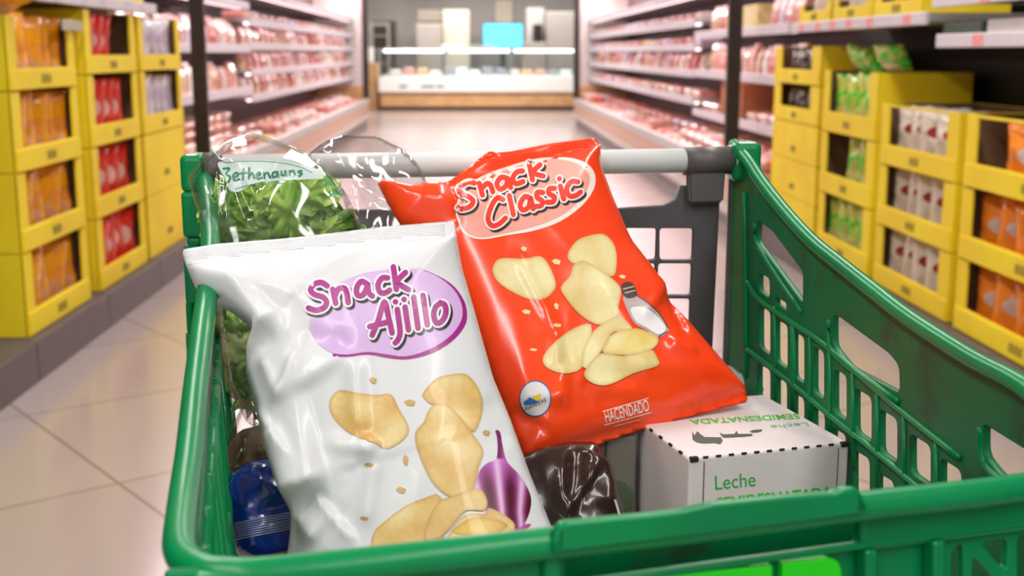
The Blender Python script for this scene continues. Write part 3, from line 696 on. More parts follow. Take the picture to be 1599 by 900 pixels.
# end caps
def capbox(px0, py0, px1, py1, Y, dep, m=GREEN, nm='end_cap', bev=.004):
    a = atY(px0, py0, Y); b_ = atY(px1, py1, Y); bm = bmesh.new(); box(bm, (a.x, Y, b_.z), (b_.x, Y+dep, a.z), bev, seg=3); return obj(nm, bm, m, cart)
capbox(1146, 223, 1189, 285, 1.21, .035, bev=.006)
capbox(278, 242, 318, 302, 1.13, .035, bev=.006)
capbox(281, 300, 322, 372, 1.13, .03, nm='corner_block'); capbox(284, 384, 318, 476, 1.13, .03, nm='corner_block'); capbox(288, 470, 304, 525, 1.13, .02, nm='corner_block'); capbox(290, 520, 300, 590, 1.13, .015, nm='corner_block')
capbox(290, 370, 316, 386, 1.132, .02, nm='corner_block')
capbox(1140, 275, 1166, 700, 1.235, .012, mat('column_grey', (86, 92, 86), .35), 'rear_column'); capbox(305, 275, 330, 700, 1.145, .012, MATS['column_grey'], 'rear_column')
# rear gate (child seat flap)
GN = Vector((-hd.y, hd.x, 0)); GN = GN if GN.y < 0 else -GN
GP = hb2 + Vector((0, .004, 0)); G0 = Vector((GP.x, GP.y, 0))
def gw(px, py): P = onpl(px, py, GP, GN); return ((P-G0).dot(-hd)*-1, P.z)
og = [(1128, 312), (1112, 620), (1108, 690), (400, 700), (385, 318), (440, 322), (455, 330), (965, 326), (1040, 321), (1058, 312), (1066, 290), (1128, 290)]
gh = []
for r in range(5):
    for c in range(12):
        x0 = 1034-57*c; y0 = 357+55.5*r - r*.5
        if x0 < 410: continue
        sh_ = -r*2.5
        gh.append([tuple(v) for v in roundpoly([gw(x0+sh_, y0), gw(x0+53+sh_-(4 if c == 0 else 0)*0, y0), gw(x0+51+sh_, y0+49), gw(x0+sh_, y0+49)], .004)])
gt = sheet('rear_gate', [tuple(gw(*q)) for q in og], gh, G0, hd, Vector((0, 0, 1)), -GN, .007, GREY, cart, side=1)
# chassis
bm = bmesh.new()
pc = [Vector((-.13, .62, .16)), Vector((.24, .70, .16)), Vector((.26, 1.2, .16)), Vector((-.24, 1.12, .16))]
for i in range(4): tube(bm, [pc[i], pc[(i+1) % 4]], .012, 10)
for p in pc: tube(bm, [p, Vector((p.x*1.0, p.y, BOT-.012))], .011, 10)
obj('chassis', bm, DGREY, cart, True)
for p in pc:
    bm = bmesh.new(); tube(bm, [p-Vector((0, 0, 0)), p-Vector((0, 0, .09))], .01, 8); fk = obj('caster_fork', bm, STEEL, cart)
    bm = bmesh.new(); c = Vector((p.x, p.y, .065)); tube(bm, [c-Vector((.012, 0, 0)), c+Vector((.012, 0, 0))], .0645, 24); obj('wheel', bm, mat('wheel_rubber', (50, 48, 48), .6), cart, False)

# ------------------------------------------------------------------ FILM GOODS
def densify(px, step):
    out = []
    for a, b_ in zip(px, px[1:]+px[:1]):
        d = math.dist(a, b_); n = max(1, int(d/step))
        for k in range(n): out.append((a[0]+(b_[0]-a[0])*k/n, a[1]+(b_[1]-a[1])*k/n))
    return out
def chaikin(P, it=1):
    for _ in range(it):
        Q = []
        for a, b_ in zip(P, P[1:]+P[:1]): Q += [(a[0]*.75+b_[0]*.25, a[1]*.75+b_[1]*.25), (a[0]*.25+b_[0]*.75, a[1]*.25+b_[1]*.75)]
        P = Q
    return P
def segd(Q, a, b_):
    a = np.array(a); b_ = np.array(b_); ab = b_-a; t_ = np.clip(((Q-a)@ab)/max(ab@ab, 1e-12), 0, 1)
    pr = a+t_[:, None]*ab; d = np.linalg.norm(Q-pr, axis=1)
    sg = np.sign((Q[:, 0]-a[0])*ab[1]-(Q[:, 1]-a[1])*ab[0]); return d, t_, sg
def tri_fill(poly, step):
    xs = [p[0] for p in poly]; ys = [p[1] for p in poly]
    P = np.array(poly); pts = [Vector(p) for p in poly]; n = len(pts)
    gx = np.arange(min(xs)+step*.5, max(xs), step); gy = np.arange(min(ys)+step*.5, max(ys), step)
    X, Y = np.meshgrid(gx, gy); X[1::2] += step*.5; Q = np.stack([X.ravel(), Y.ravel()], 1)
    inside = np.zeros(len(Q), bool); dm = np.full(len(Q), 1e9)
    for i in range(n):
        a, b_ = P[i], P[(i+1) % n]
        c = ((a[1] > Q[:, 1]) != (b_[1] > Q[:, 1]))
        with np.errstate(divide='ignore', invalid='ignore'): xi = (b_[0]-a[0])*(Q[:, 1]-a[1])/(b_[1]-a[1])+a[0]
        inside ^= c & (Q[:, 0] < xi)
        dm = np.minimum(dm, segd(Q, a, b_)[0])
    Q = Q[inside & (dm > step*.45)]
    pts += [Vector(q) for q in Q]
    r = delaunay_2d_cdt(pts, [(i, (i+1) % n) for i in range(n)], [], 1, 1e-7)
    return [tuple(v) for v in r[0]], [tuple(f) for f in r[2]]
class Film:
    def __init__(s, name, outline, P0, N, H, Hb, R, m, parent, seals=(), creases=(), namp=.002, nsc=18, cell=.0035, ridge=.0, step=14, ch=1, back=True, seed=0, valley=()):
        s.P0 = Vector(P0); s.N = Vector(N).normalized(); s.e1 = Vector((0, 0, 1)).cross(s.N).normalized(); 
        s.e2 = s.N.cross(s.e1).normalized()
        px = chaikin(densify(outline, step), ch)
        L = [s.loc(*p) for p in px]
        V, Fc = tri_fill(L, cell)
        Q = np.array(V); D = np.full(len(Q), 1e9); LA = np.array(L); n = len(L)
        sl = [(s.loc(*a), s.loc(*b_), wd) for a, b_, wd in seals]
        for i in range(n):
            D = np.minimum(D, segd(Q, LA[i], LA[(i+1) % n])[0])
        Dp = D.copy()
        for a, b_, wd in sl: Dp = np.minimum(Dp, np.maximum(segd(Q, a, b_)[0]-wd, 0))
        k = np.sqrt(1-(1-np.minimum(Dp/R, 1))**2)
        h = H*k
        nz = np.array([noise.noise(Vector((q[0]*nsc+seed, q[1]*nsc, 1.7)))+.5*noise.noise(Vector((q[0]*nsc*2.3+seed, q[1]*nsc*2.3, 4.7))) for q in Q])
        rg = np.array([1-abs(noise.noise(Vector((q[0]*nsc*1.3, q[1]*nsc*.6+seed, 9.3))))*2 for q in Q])
        att = np.minimum(Dp/.02, 1)
        h = h+namp*nz*att+ridge*np.clip(rg, 0, 1)**4*att
        for cr in creases:
            a, b_, amp, wd = cr[:4]; a = s.loc(*a); b_ = s.loc(*b_)
            d, t_, sg = segd(Q, a, b_); tap = np.clip(np.minimum(t_, 1-t_)*4+.15, 0, 1)
            if len(cr) > 4: f = np.exp(-(d/wd)**1.0*1.2)*np.where(sg > 0, 1, np.exp(-(d/(cr[4] if cr[4] < 1 else wd*.12))**2))   # one-sided fold: sharp on one side
            else: f = np.exp(-(d/wd)**2)
            h = h+amp*f*tap*np.minimum(D/.006, 1)
        s.h = h; nb = len(V)
        isb = D < 1e-6
        fv = [s.P0+s.e1*q[0]+s.e2*q[1]+s.N*float(hh) for q, hh in zip(V, h)]
        bv = [s.P0+s.e1*q[0]+s.e2*q[1]-s.N*float(Hb*kk+.0006) for q, kk in zip(V, k)]
        mp = {}; verts = list(fv)
        faces = []
        A0 = 0
        for f in Fc:
            a, b_, c = [Vector(V[i]) for i in f]
            if (b_-a).cross(c-a) < 0: f = f[::-1]
            faces.append(f)
        s.bvh = BVHTree.FromPolygons(fv, faces)
        if back:
            for i in range(nb):
                if isb[i]: mp[i] = i
                else: mp[i] = len(verts); verts.append(bv[i])
            faces = faces+[tuple(mp[i] for i in f[::-1]) for f in faces]
        s.ob = obj(name, (verts, faces), m, parent, True)
    def loc(s, x, y):
        P = onpl(x, y, s.P0, s.N)-s.P0; return (P.dot(s.e1), P.dot(s.e2))
def cast(bvh, px, py):
    d = ray(px, py).normalized(); r = bvh.ray_cast(CP, d)
    return r[0], r[1], d
def decal(name, bvh, polys, col, m, parent, off=.0003, step=6, fn=None):
    """polys: closed px polygons printed on the surface; col colour or fn(x,y,edge distance)"""
    V = []; Fs = []; C = []
    for poly in polys:
        v, f = tri_fill([tuple(p)[:2] for p in poly], step)
        Q = np.array(v); E_ = np.full(len(Q), 1e9); PA = np.array([tuple(p)[:2] for p in poly])
        if fn:
            for i in range(len(PA)): E_ = np.minimum(E_, segd(Q, PA[i], PA[(i+1) % len(PA)])[0])
        b0 = len(V); ok = []
        for q, e in zip(v, E_):
            p, nn, d = cast(bvh, *q)
            ok.append(p is not None)
            if p is None: p = Vector((0, 0, 0)); nn = Vector((0, -1, 0))
            if nn.dot(d) > 0: nn = -nn
            V.append(p+(nn*.5-d*.5).normalized()*off); C.append(fn(q[0], q[1], e) if fn else col)
        Fs += [tuple(i+b0 for i in t) for t in f if all(ok[i] for i in t)]
    o = obj(name, (V, Fs), m, parent, True)
    ca_ = o.data.color_attributes.new('Col', 'FLOAT_COLOR', 'POINT')
    for i, c in enumerate(C): ca_.data[i].color = (*lin(c), 1)
    return o
def strokes(name, bvh, lines, width, col, m, parent, off=.0005, dx=0, dy=0):
    V = []; Fs = []
    for ln_ in lines:
        wd = width
        if isinstance(ln_, tuple): wd = width+ln_[1]; ln_ = ln_[0]
        if len(ln_) == 1: pts = [Vector((*ln_[0], 0))]
        else:
            pts = spline([(x, y, 0) for x, y in ln_], 5)
        for i, p in enumerate(pts):      # discs
            n = 12; c0 = len(V); ring = []
            qs = [(p.x+dx, p.y+dy)]+[(p.x+dx+wd/2*math.cos(6.2832*k/n), p.y+dy+wd/2*math.sin(6.2832*k/n)) for k in range(n)]
            for q in qs:
                P, nn, d = cast(bvh, *q)
                if P is None: P = V[-1] if V else Vector((0, 0, 0)); V.append(P); continue
                if nn.dot(d) > 0: nn = -nn
                V.append(P+(nn*.5-d*.5).normalized()*off)
            for k in range(n): Fs.append((c0, c0+1+(k+1) % n, c0+1+k))
        for a, b_ in zip(pts, pts[1:]):
            t_ = (b_-a); 
            if t_.length < 1e-6: continue
            nrm = Vector((-t_.y, t_.x)).normalized()*wd/2; c0 = len(V); good = True
            for q in ((a.x+nrm.x, a.y+nrm.y), (a.x-nrm.x, a.y-nrm.y), (b_.x-nrm.x, b_.y-nrm.y), (b_.x+nrm.x, b_.y+nrm.y)):
                P, nn, d = cast(bvh, q[0]+dx, q[1]+dy)
                if P is None: good = False; P = Vector((0, 0, 0)); nn = -d
                if nn.dot(d) > 0: nn = -nn
                V.append(P+(nn*.5-d*.5).normalized()*off)
            if good: Fs.append((c0, c0+3, c0+2, c0+1))
    o = obj(name, (V, Fs), m, parent)
    ca_ = o.data.color_attributes.new('Col', 'FLOAT_COLOR', 'POINT')
    for i in range(len(V)): ca_.data[i].color = (*lin(col), 1)
    return o
def textdecal(name, txt, bvh, p0, p1, up, col, m, parent, off=.0005, bold=0, space=1.0):
    """text whose baseline runs p0->p1 (px) and whose cap height is the px vector up"""
    cu = bpy.data.curves.new(name, 'FONT'); cu.body = txt; cu.offset = bold; cu.space_character = space
    co = bpy.data.objects.new(name, cu); COL.objects.link(co)
    me = bpy.data.meshes.new_from_object(co.evaluated_get(bpy.context.evaluated_depsgraph_get())); bpy.data.objects.remove(co)
    bm = bmesh.new(); bm.from_mesh(me); xs = [v.co.x for v in bm.verts]; x0, x1_ = min(xs), max(xs); ch = .73
    dvec = (p1[0]-p0[0], p1[1]-p0[1]); V = []; 
    bm.verts.index_update()
    for v in bm.verts:
        a = (v.co.x-x0)/(x1_-x0); b_ = v.co.y/ch
        q = (p0[0]+dvec[0]*a+up[0]*b_, p0[1]+dvec[1]*a+up[1]*b_)
        P, nn, d = cast(bvh, *q)
        if P is None: P = Vector((0, 0, 0)); nn = -d
        if nn.dot(d) > 0: nn = -nn
        V.append(P+(nn*.5-d*.5).normalized()*off)
    Fs = [tuple(v.index for v in f.verts) for f in bm.faces]; bm.free()
    o = obj(name, (V, Fs), m, parent)
    ca_ = o.data.color_attributes.new('Col', 'FLOAT_COLOR', 'POINT')
    for i in range(len(V)): ca_.data[i].color = (*lin(col), 1)
    return o
def Z(pts, ox, oy, sc): return [(ox+x/sc, oy+y/sc) for x, y in pts]
INK = inkmat('glossy_ink', .36, .12); INKM = inkmat('card_ink', .6, 0)
def smooth(p, n=4): return [tuple(v)[:2] for v in spline([(a, b_, 0) for a, b_ in p], n, True)]
def chipcol(c1, c2, seed, edge=(190, 140, 70)):
    def f(x, y, e):
        t_ = min(max(.5+1.1*noise.noise(Vector((x*.022+seed, y*.022, seed)))+.25*noise.noise(Vector((x*.15, y*.15, seed))), 0), 1)
        k = max(0, 1-e/5)*.55
        return tuple((c1[i]*(1-t_)+c2[i]*t_)*(1-k)+edge[i]*k for i in range(3))
    return f

# ---------------- white bag
wb = empty('white_crisp_bag', (-.05, .80, .68), 'white crisp bag with a lilac oval and garlic, propped in the cart', 'crisp bag')
WHITEM = mat('white_foil', (228, 229, 231), .36, bump=.02, bscale=14, coat=.12, spec=.4)
tw = math.radians(24)
wout = [(283, 390), (340, 381), (450, 372), (520, 364), (600, 354), (711, 345), (713, 372), (722, 420), (745, 500), (770, 590), (797, 655), (828, 742), (862, 825), (900, 940), (925, 1040), (420, 1060), (432, 960), (448, 868), (456, 805), (430, 750), (410, 690), (397, 630), (383, 580), (388, 548), (402, 522), (365, 490), (325, 470), (306, 452), (290, 415)]
WF = Film('foil_pouch', wout, atY(560, 600, .83), (-.06, -math.cos(tw), math.sin(tw)), .036, .02, .075, WHITEM, wb,
    seals=[((283, 390), (600, 354), .011), ((600, 354), (711, 345), .011)], namp=.0014, nsc=13, ridge=.0005, cell=.0028,
    creases=[((446, 498), (368, 562), .024, .034, .010), ((526, 746), (420, 776), .026, .040, .011), ((510, 850), (450, 790), .012, .024, .007), ((455, 640), (420, 560), .008, .02, .008), ((560, 560), (470, 620), .004, .03, .006), ((520, 700), (605, 712), .004, .006), ((455, 840), (515, 760), -.010, .016, 1), ((500, 770), (570, 850), .007, .012, 1),
             ((565, 560), (575, 700), .004, .007), ((575, 700), (600, 715), .004, .006), ((600, 715), (580, 830), .004, .006), ((440, 520), (500, 540), .003, .010), ((470, 530), (560, 560), -.003, .008), ((300, 420), (420, 480), .004, .02), ((530, 420), (600, 378), .002, .006),
             ((440, 640), (480, 560), .005, .012, 1), ((410, 700), (450, 670), .005, .014, 1), ((760, 620), (800, 700), -.003, .012), ((410, 640), (470, 720), .005, .015, 1)])
B_ = WF.bvh
# crimped seal ridges
bm = bmesh.new()
for k in range(7):
    V = []
    dy = 3+k*3.4
    tp = [(288, 391), (340, 382), (450, 373), (520, 366), (600, 356), (708, 347)]
    pts = []
    for a, b_ in zip(tp, tp[1:]):
        for j in range(8):
            q = (a[0]+(b_[0]-a[0])*j/8, a[1]+(b_[1]-a[1])*j/8+dy); P, nn, d = cast(B_, *q)
            if P: pts.append(P)
    if len(pts) > 3: tube(bm, pts, .00042, 5)
obj('crimped_seal', bm, WHITEM, wb, True)
z3 = lambda P: Z(P, 270, 340, 3.214)
ov_d = smooth(z3([(800, 687), (880, 699), (980, 688), (1080, 706), (1180, 712), (1300, 682), (1400, 622), (1462, 550), (1476, 490), (1462, 420), (1410, 345), (1330, 292), (1230, 256), (1250, 300), (1000, 600)]), 3)
ov = smooth(z3([(690, 520), (690, 570), (730, 632), (800, 680), (880, 688), (980, 675), (1080, 688), (1170, 697), (1280, 665), (1380, 605), (1440, 530), (1452, 460), (1425, 385), (1370, 325), (1290, 278), (1200, 257), (1080, 262), (940, 285), (800, 350), (720, 440)]), 3)
decal('oval_shadow', B_, [ov_d], (172, 38, 140), INK, wb, .0003)
decal('lilac_oval', B_, [ov], None, INK, wb, .0005, fn=lambda x, y, e: tuple(np.array((222, 186, 236))*(min(1, max(.0, (x-470)/110+(y-420)/90*.6)))+np.array((224, 225, 228))*(1-min(1, max(.0, (x-470)/110+(y-420)/90*.6)))))
circ = lambda cx, cy, rx, ry, ph=0, n=14: [(cx+rx*math.cos(ph+6.2832*k/n), cy+ry*math.sin(ph+6.2832*k/n)) for k in range(n+1)]
SA = [z3(p) for p in ([(775, 345), (745, 328), (708, 338), (692, 366), (712, 388), (755, 402), (772, 428), (757, 455), (718, 466), (682, 455)],
  [(803, 362), (818, 432)], [(812, 400), (832, 360), (862, 358), (874, 385), (880, 428)],
  [(978, 338), (948, 322), (925, 350), (925, 388), (952, 392), (972, 360), (978, 338)], [(978, 338), (984, 378), (1002, 396)],
  [(1078, 305), (1050, 306), (1030, 340), (1040, 376), (1066, 380), (1088, 366)],
  [(1107, 250), (1114, 300), (1122, 362)], [(1168, 278), (1126, 322), (1150, 345), (1182, 362)],
  [(1000, 592), (1030, 520), (1062, 425), (1082, 500), (1100, 580)], [(988, 548), (1086, 524)],
  [(1117, 424)], [(1126, 462), (1140, 570), (1132, 610), (1116, 630)], [(1160, 412)], [(1165, 450), (1182, 565)], [(1208, 400), (1230, 556)], [(1254, 392), (1276, 540)])]
SA.append(z3([(1342, 430), (1318, 450), (1308, 490), (1322, 530), (1350, 520), (1368, 478), (1362, 440), (1342, 430)]))
strokes('lettering_shadow', B_, SA, 15.5, (30, 20, 30), INK, wb, .0008, 3.2, 3.6)
strokes('lettering_edge', B_, SA, 15, (248, 246, 250), INK, wb, .0011)
strokes('lettering', B_, SA, 8.8, (176, 40, 140), INK, wb, .0014)
z4 = lambda P: Z(P, 420, 550, 2.648)
wch = [[(250, 205), (290, 158), (370, 170), (440, 178), (505, 175), (535, 230), (578, 310), (560, 360), (490, 402), (440, 380), (340, 340), (265, 270)],
 [(636, 170), (690, 110), (760, 92), (820, 95), (870, 160), (882, 240), (850, 330), (800, 290), (740, 240), (670, 215), (645, 195)],
 [(690, 215), (740, 220), (800, 280), (850, 350), (885, 410), (865, 480), (845, 570), (790, 605), (730, 590), (670, 530), (620, 420), (605, 335), (640, 290), (660, 240)],
 [(710, 600), (640, 605), (560, 640), (480, 700), (432, 750), (440, 830), (600, 830), (720, 780)],
 [(700, 620), (750, 600), (860, 565), (900, 610), (890, 655), (820, 655), (780, 690), (730, 750), (660, 790), (640, 760), (660, 690)],
 [(780, 700), (830, 668), (890, 670), (910, 645), (980, 680), (1015, 715), (1000, 750), (900, 800), (740, 790)]]
# garlic first (lower layer)
gar = smooth(z4([(936, 325), (955, 332), (968, 400), (985, 455), (1040, 515), (1078, 585), (1082, 640), (1062, 700), (1030, 735), (960, 720), (900, 660), (860, 590), (858, 540), (872, 490), (905, 458), (938, 445), (945, 400), (942, 350)]), 3)
def garcol(x, y, e):
    if y < 716: return (128, 44, 104) if x < 783 else (170, 84, 150)
    cx = 780+(y-716)*.09; gx = (x-cx)/(44); dn = min(max((y-722)/78, 0), 1)
    st = .5+.5*math.cos(gx*7.0/(1.05-.35*dn)+.8); fine = .5+.5*math.sin(x*1.7+y*.3)
    c = np.array((214, 118, 214))*(1-dn*.45)+np.array((190, 90, 130))*dn*.45
    k = min(1, .15+dn*1.6)*(1-st)**.9; c = c*(1-k)+np.array((84, 8, 44))*k
    wv = st**6*.75; c = c*(1-wv)+np.array((244, 224, 244))*wv
    return tuple(c)
decal('printed_garlic', B_, [gar], None, INK, wb, .0004, step=3, fn=garcol)
decal('printed_garlic', B_, [smooth(z4([(1010, 735), (1050, 715), (1085, 712), (1060, 735), (1020, 745)]), 2)], (190, 80, 160), INK, wb, .0004, step=3)
wch = wch[:4]+[wch[5], wch[4]]
for i, p in enumerate(wch):
    if i == 5: decal('printed_crisp', B_, [smooth(z4([(760, 750), (790, 712), (840, 685), (900, 690), (960, 700), (985, 725), (900, 765)]), 3)], None, INK, wb, .00132, step=4, fn=chipcol((244, 206, 110), (226, 170, 70), 31))
    decal('printed_crisp', B_, [smooth(z4(p), 3)], None, INK, wb, .0006+.00016*i, step=4, fn=chipcol((246, 222, 160), (226, 180, 100), i*3.1))
cr_ = []
for (x, y, a, b_) in ((430, 118, 16, 14), (582, 210, 24, 14), (898, 335, 16, 12), (565, 448, 12, 24), (412, 466, 20, 10), (545, 572, 22, 14), (393, 688, 18, 8)):
    cr_.append(z4([(x-a, y-b_*.3), (x-a*.2, y-b_), (x+a, y-b_*.4), (x+a*.7, y+b_), (x-a*.4, y+b_*.8)]))
for c_ in cr_: decal('printed_crumb', B_, [c_], None, INK, wb, .0005, step=3, fn=chipcol((232, 200, 130), (206, 160, 84), 2))

# ---------------- red bag
rb = empty('red_crisp_bag', (.08, 1.02, .8), 'red crisp bag with crisps and a salt shaker, leaning against the cart handle', 'crisp bag')
a1 = atY(800, 250, 1.13); a2 = atY(828, 735, .935); a3 = atY(1168, 628, 1.025)
RNv = (a2-a1).cross(a3-a1).normalized(); RNv = RNv if RNv.y < 0 else -RNv
REDM = mat('red_foil', (255, 76, 24), .24, c2=(252, 66, 20), nscale=6, bump=.02, bscale=16, coat=.2)
rout = [(588, 283), (640, 293), (700, 284), (730, 262), (758, 240), (800, 236), (860, 224), (930, 215), (938, 230), (937, 262), (958, 318), (985, 380), (1016, 420), (1034, 450), (1046, 478), (1075, 508), (1165, 612), (1168, 628), (1100, 645), (1000, 672), (880, 714), (828, 735), (805, 690), (780, 620), (740, 500), (690, 380), (625, 350), (602, 312)]
RF = Film('foil_pouch', rout, a1, RNv, .030, .022, .07, REDM, rb, seals=[((700, 280), (930, 215), .010), ((1168, 628), (828, 735), .009)], namp=.0016, nsc=15, ridge=.0006, cell=.003, seed=5,
    creases=[((700, 285), (712, 370), -.006, .010, 1), ((730, 262), (860, 232), .003, .006), ((790, 420), (850, 540), .004, .006), ((850, 540), (850, 600), .004, .006), ((850, 600), (900, 620), .003, .006), ((900, 622), (1000, 630), .003, .007), ((1020, 555), (1075, 570), .004, .006),
             ((1040, 470), (1060, 540), -.005, .012, 1), ((800, 650), (850, 690), -.006, .014, 1), ((960, 590), (1110, 600), .003, .01), ((640, 300), (720, 330), .004, .015), ((830, 690), (1000, 640), .002, .012), ((1040, 440), (985, 520), .006, .025, .007), ((880, 640), (790, 640), .008, .03, .009)])
B_ = RF.bvh
bm = bmesh.new()
for k in range(5):
    pts = []
    for j in range(30):
        q = (742+j*6.3, 252-j*1.05+k*2.5-4); P, nn, d = cast(B_, *q)
        if P: pts.append(P)
    if len(pts) > 3: tube(bm, pts, .00045, 5)
obj('crimped_seal', bm, REDM, rb, True)
z1 = lambda P: Z(P, 580, 200, 3)
ovw = smooth(z1([(395, 380), (410, 450), (440, 500), (520, 522), (640, 502), (760, 482), (880, 440), (980, 370), (1040, 290), (1047, 220), (1010, 168), (940, 142), (850, 138), (760, 146), (640, 180), (520, 225), (430, 290)]), 3)
ovp = smooth(z1([(405, 385), (418, 445), (450, 492), (520, 512), (640, 490), (760, 462), (870, 420), (955, 360), (1012, 285), (1020, 225), (985, 180), (925, 155), (850, 148), (765, 156), (645, 190), (525, 235), (440, 298)]), 3)
decal('oval_edge', B_, [ovw], (250, 236, 226), INK, rb, .0003)
decal('pink_oval', B_, [ovp], (250, 166, 150), INK, rb, .0006)
SC = [z1(p) for p in ([(482, 262), (450, 258), (415, 282), (420, 308), (455, 325), (476, 346), (460, 370), (425, 380), (405, 374)],
  [(505, 262), (520, 318)], [(515, 290), (540, 264), (558, 272), (568, 302)],
  [(640, 242), (610, 234), (588, 262), (600, 290), (628, 276), (640, 242)], [(640, 242), (652, 282)],
  [(708, 205), (682, 210), (662, 238), (676, 264), (710, 254)], [(738, 165), (754, 246)], [(790, 176), (757, 212), (805, 228)],
  [(615, 338), (590, 330), (562, 368), (546, 428), (566, 460), (600, 450), (628, 424)], [(645, 320), (664, 408)],
  [(745, 332), (718, 324), (696, 360), (706, 386), (734, 374), (745, 332)], [(745, 332), (757, 382)],
  [(802, 305), (776, 304), (776, 328), (800, 345), (794, 366), (766, 370)], [(857, 285), (832, 288), (832, 310), (856, 325), (850, 348), (822, 350)],
  [(880, 240)], [(884, 275), (900, 335)], [(965, 254), (936, 254), (914, 286), (926, 320), (956, 318), (978, 302)])]
strokes('lettering_shadow', B_, SC, 13.5, (40, 30, 30), INK, rb, .0009, 3, 3.2)
strokes('lettering_edge', B_, SC, 13.2, (252, 240, 232), INK, rb, .0012)
strokes('lettering', B_, SC, 8, (240, 52, 26), INK, rb, .0015)
z2 = lambda P: Z(P, 740, 350, 2.57)
rch = [[(80, 165), (110, 138), (200, 140), (265, 130), (300, 165), (328, 235), (315, 275), (270, 305), (200, 295), (110, 245), (78, 200)],
 [(375, 125), (410, 70), (460, 48), (520, 42), (560, 80), (573, 140), (560, 210), (500, 190), (440, 160), (395, 158)],
 [(400, 165), (440, 148), (500, 180), (560, 225), (590, 265), (580, 330), (575, 375), (520, 402), (480, 400), (420, 360), (370, 300), (348, 255), (385, 210)],
 [(470, 405), (400, 420), (330, 470), (280, 530), (285, 570), (330, 595), (380, 600), (430, 580), (460, 500)],
 [(430, 560), (440, 500), (480, 430), (570, 370), (610, 390), (635, 430), (560, 435), (530, 480), (470, 570), (445, 580)],
 [(510, 520), (600, 530), (700, 500), (735, 540), (735, 570), (640, 600), (560, 640), (500, 648), (445, 620), (450, 580)],
 [(530, 480), (560, 440), (650, 420), (735, 455), (720, 500), (640, 525), (560, 525), (515, 515)]]
for i, p in enumerate(rch):
    decal('printed_crisp', B_, [smooth(z2(p), 3)], None, INK, rb, .0004+.00016*i, step=4, fn=chipcol((244, 232, 176), (228, 202, 130) if i != 6 else (238, 208, 110), i*2.3+40, (196, 160, 90)))
cr_ = []
for (x, y, a, b_) in ((200, 100, 12, 10), (330, 152, 18, 12), (210, 353, 18, 10), (330, 330, 10, 14), (333, 407, 18, 8), (238, 505, 16, 6), (595, 212, 14, 8)):
    cr_.append(z2([(x-a, y-b_*.3), (x-a*.2, y-b_), (x+a, y-b_*.4), (x+a*.7, y+b_), (x-a*.4, y+b_*.8)]))
for c_ in cr_: decal('printed_crumb', B_, [c_], (240, 216, 160), INK, rb, .0005, step=3)
decal('printed_shaker', B_, [smooth(z2([(600, 288), (655, 285), (700, 320), (745, 365), (780, 420), (772, 440), (738, 455), (690, 425), (645, 400), (612, 340)]), 3)], (198, 176, 176), INK, rb, .0005, step=3)
decal('printed_shaker', B_, [smooth(z2([(628, 345), (650, 332), (690, 338), (738, 375), (770, 420), (740, 444), (690, 415), (650, 392)]), 3)], (244, 240, 242), INK, rb, .0008, step=3)
decal('printed_shaker', B_, [smooth(z2([(590, 246), (615, 233), (638, 240), (655, 285), (630, 298), (604, 292)]), 2)], (78, 52, 50), INK, rb, .0008, step=3)
strokes('printed_shaker', B_, [z2([(600, 262), (640, 252)]), z2([(606, 278), (646, 268)])], 1.6, (220, 200, 190), INK, rb, .0011)
strokes('printed_shaker', B_, [z2([(742, 452), (776, 432)]), z2([(655, 288), (700, 318), (745, 362), (779, 418)])], 1.6, (90, 70, 70), INK, rb, .0011)
stk_ = lambda r: [(836.0+r*math.cos(a)*.92, 623+r*math.sin(a)*1.06) for a in [6.2832*k/28 for k in range(28)]]
decal('round_sticker', B_, [stk_(27)], (30, 90, 160), INK, rb, .0006, step=4)
decal('round_sticker', B_, [stk_(25)], (226, 224, 226), INK, rb, .0009, step=4)
decal('sticker_picture', B_, [Z([(200, 715), (225, 695), (262, 715), (240, 722), (205, 728)], 740, 350, 2.57)], (40, 110, 190), INK, rb, .0012, step=4)
decal('sticker_picture', B_, [Z([(236, 690), (250, 688), (266, 680), (270, 700), (252, 708), (240, 702)], 740, 350, 2.57)], (246, 206, 40), INK, rb, .0012, step=4)
textdecal('sticker_text', 'LIGEREZAS', B_, Z([(200, 752)], 740, 350, 2.57)[0], Z([(290, 712)], 740, 350, 2.57)[0], (-1.5, -6), (50, 50, 60), INK, rb, .0012)
textdecal('brand_lettering', 'HACENDADO', B_, (946, 660), (1014, 641), (-3.5, -18), (252, 236, 226), INK, rb, .0007, .012)
strokes('brand_lettering', B_, [[(941, 643), (1012, 622)], [(944, 664), (1017, 644)]], 1.3, (252, 236, 226), INK, rb, .0007)
strokes('brand_lettering', B_, [[(958, 666), (1000, 655)]], 1.2, (250, 210, 196), INK, rb, .0007)

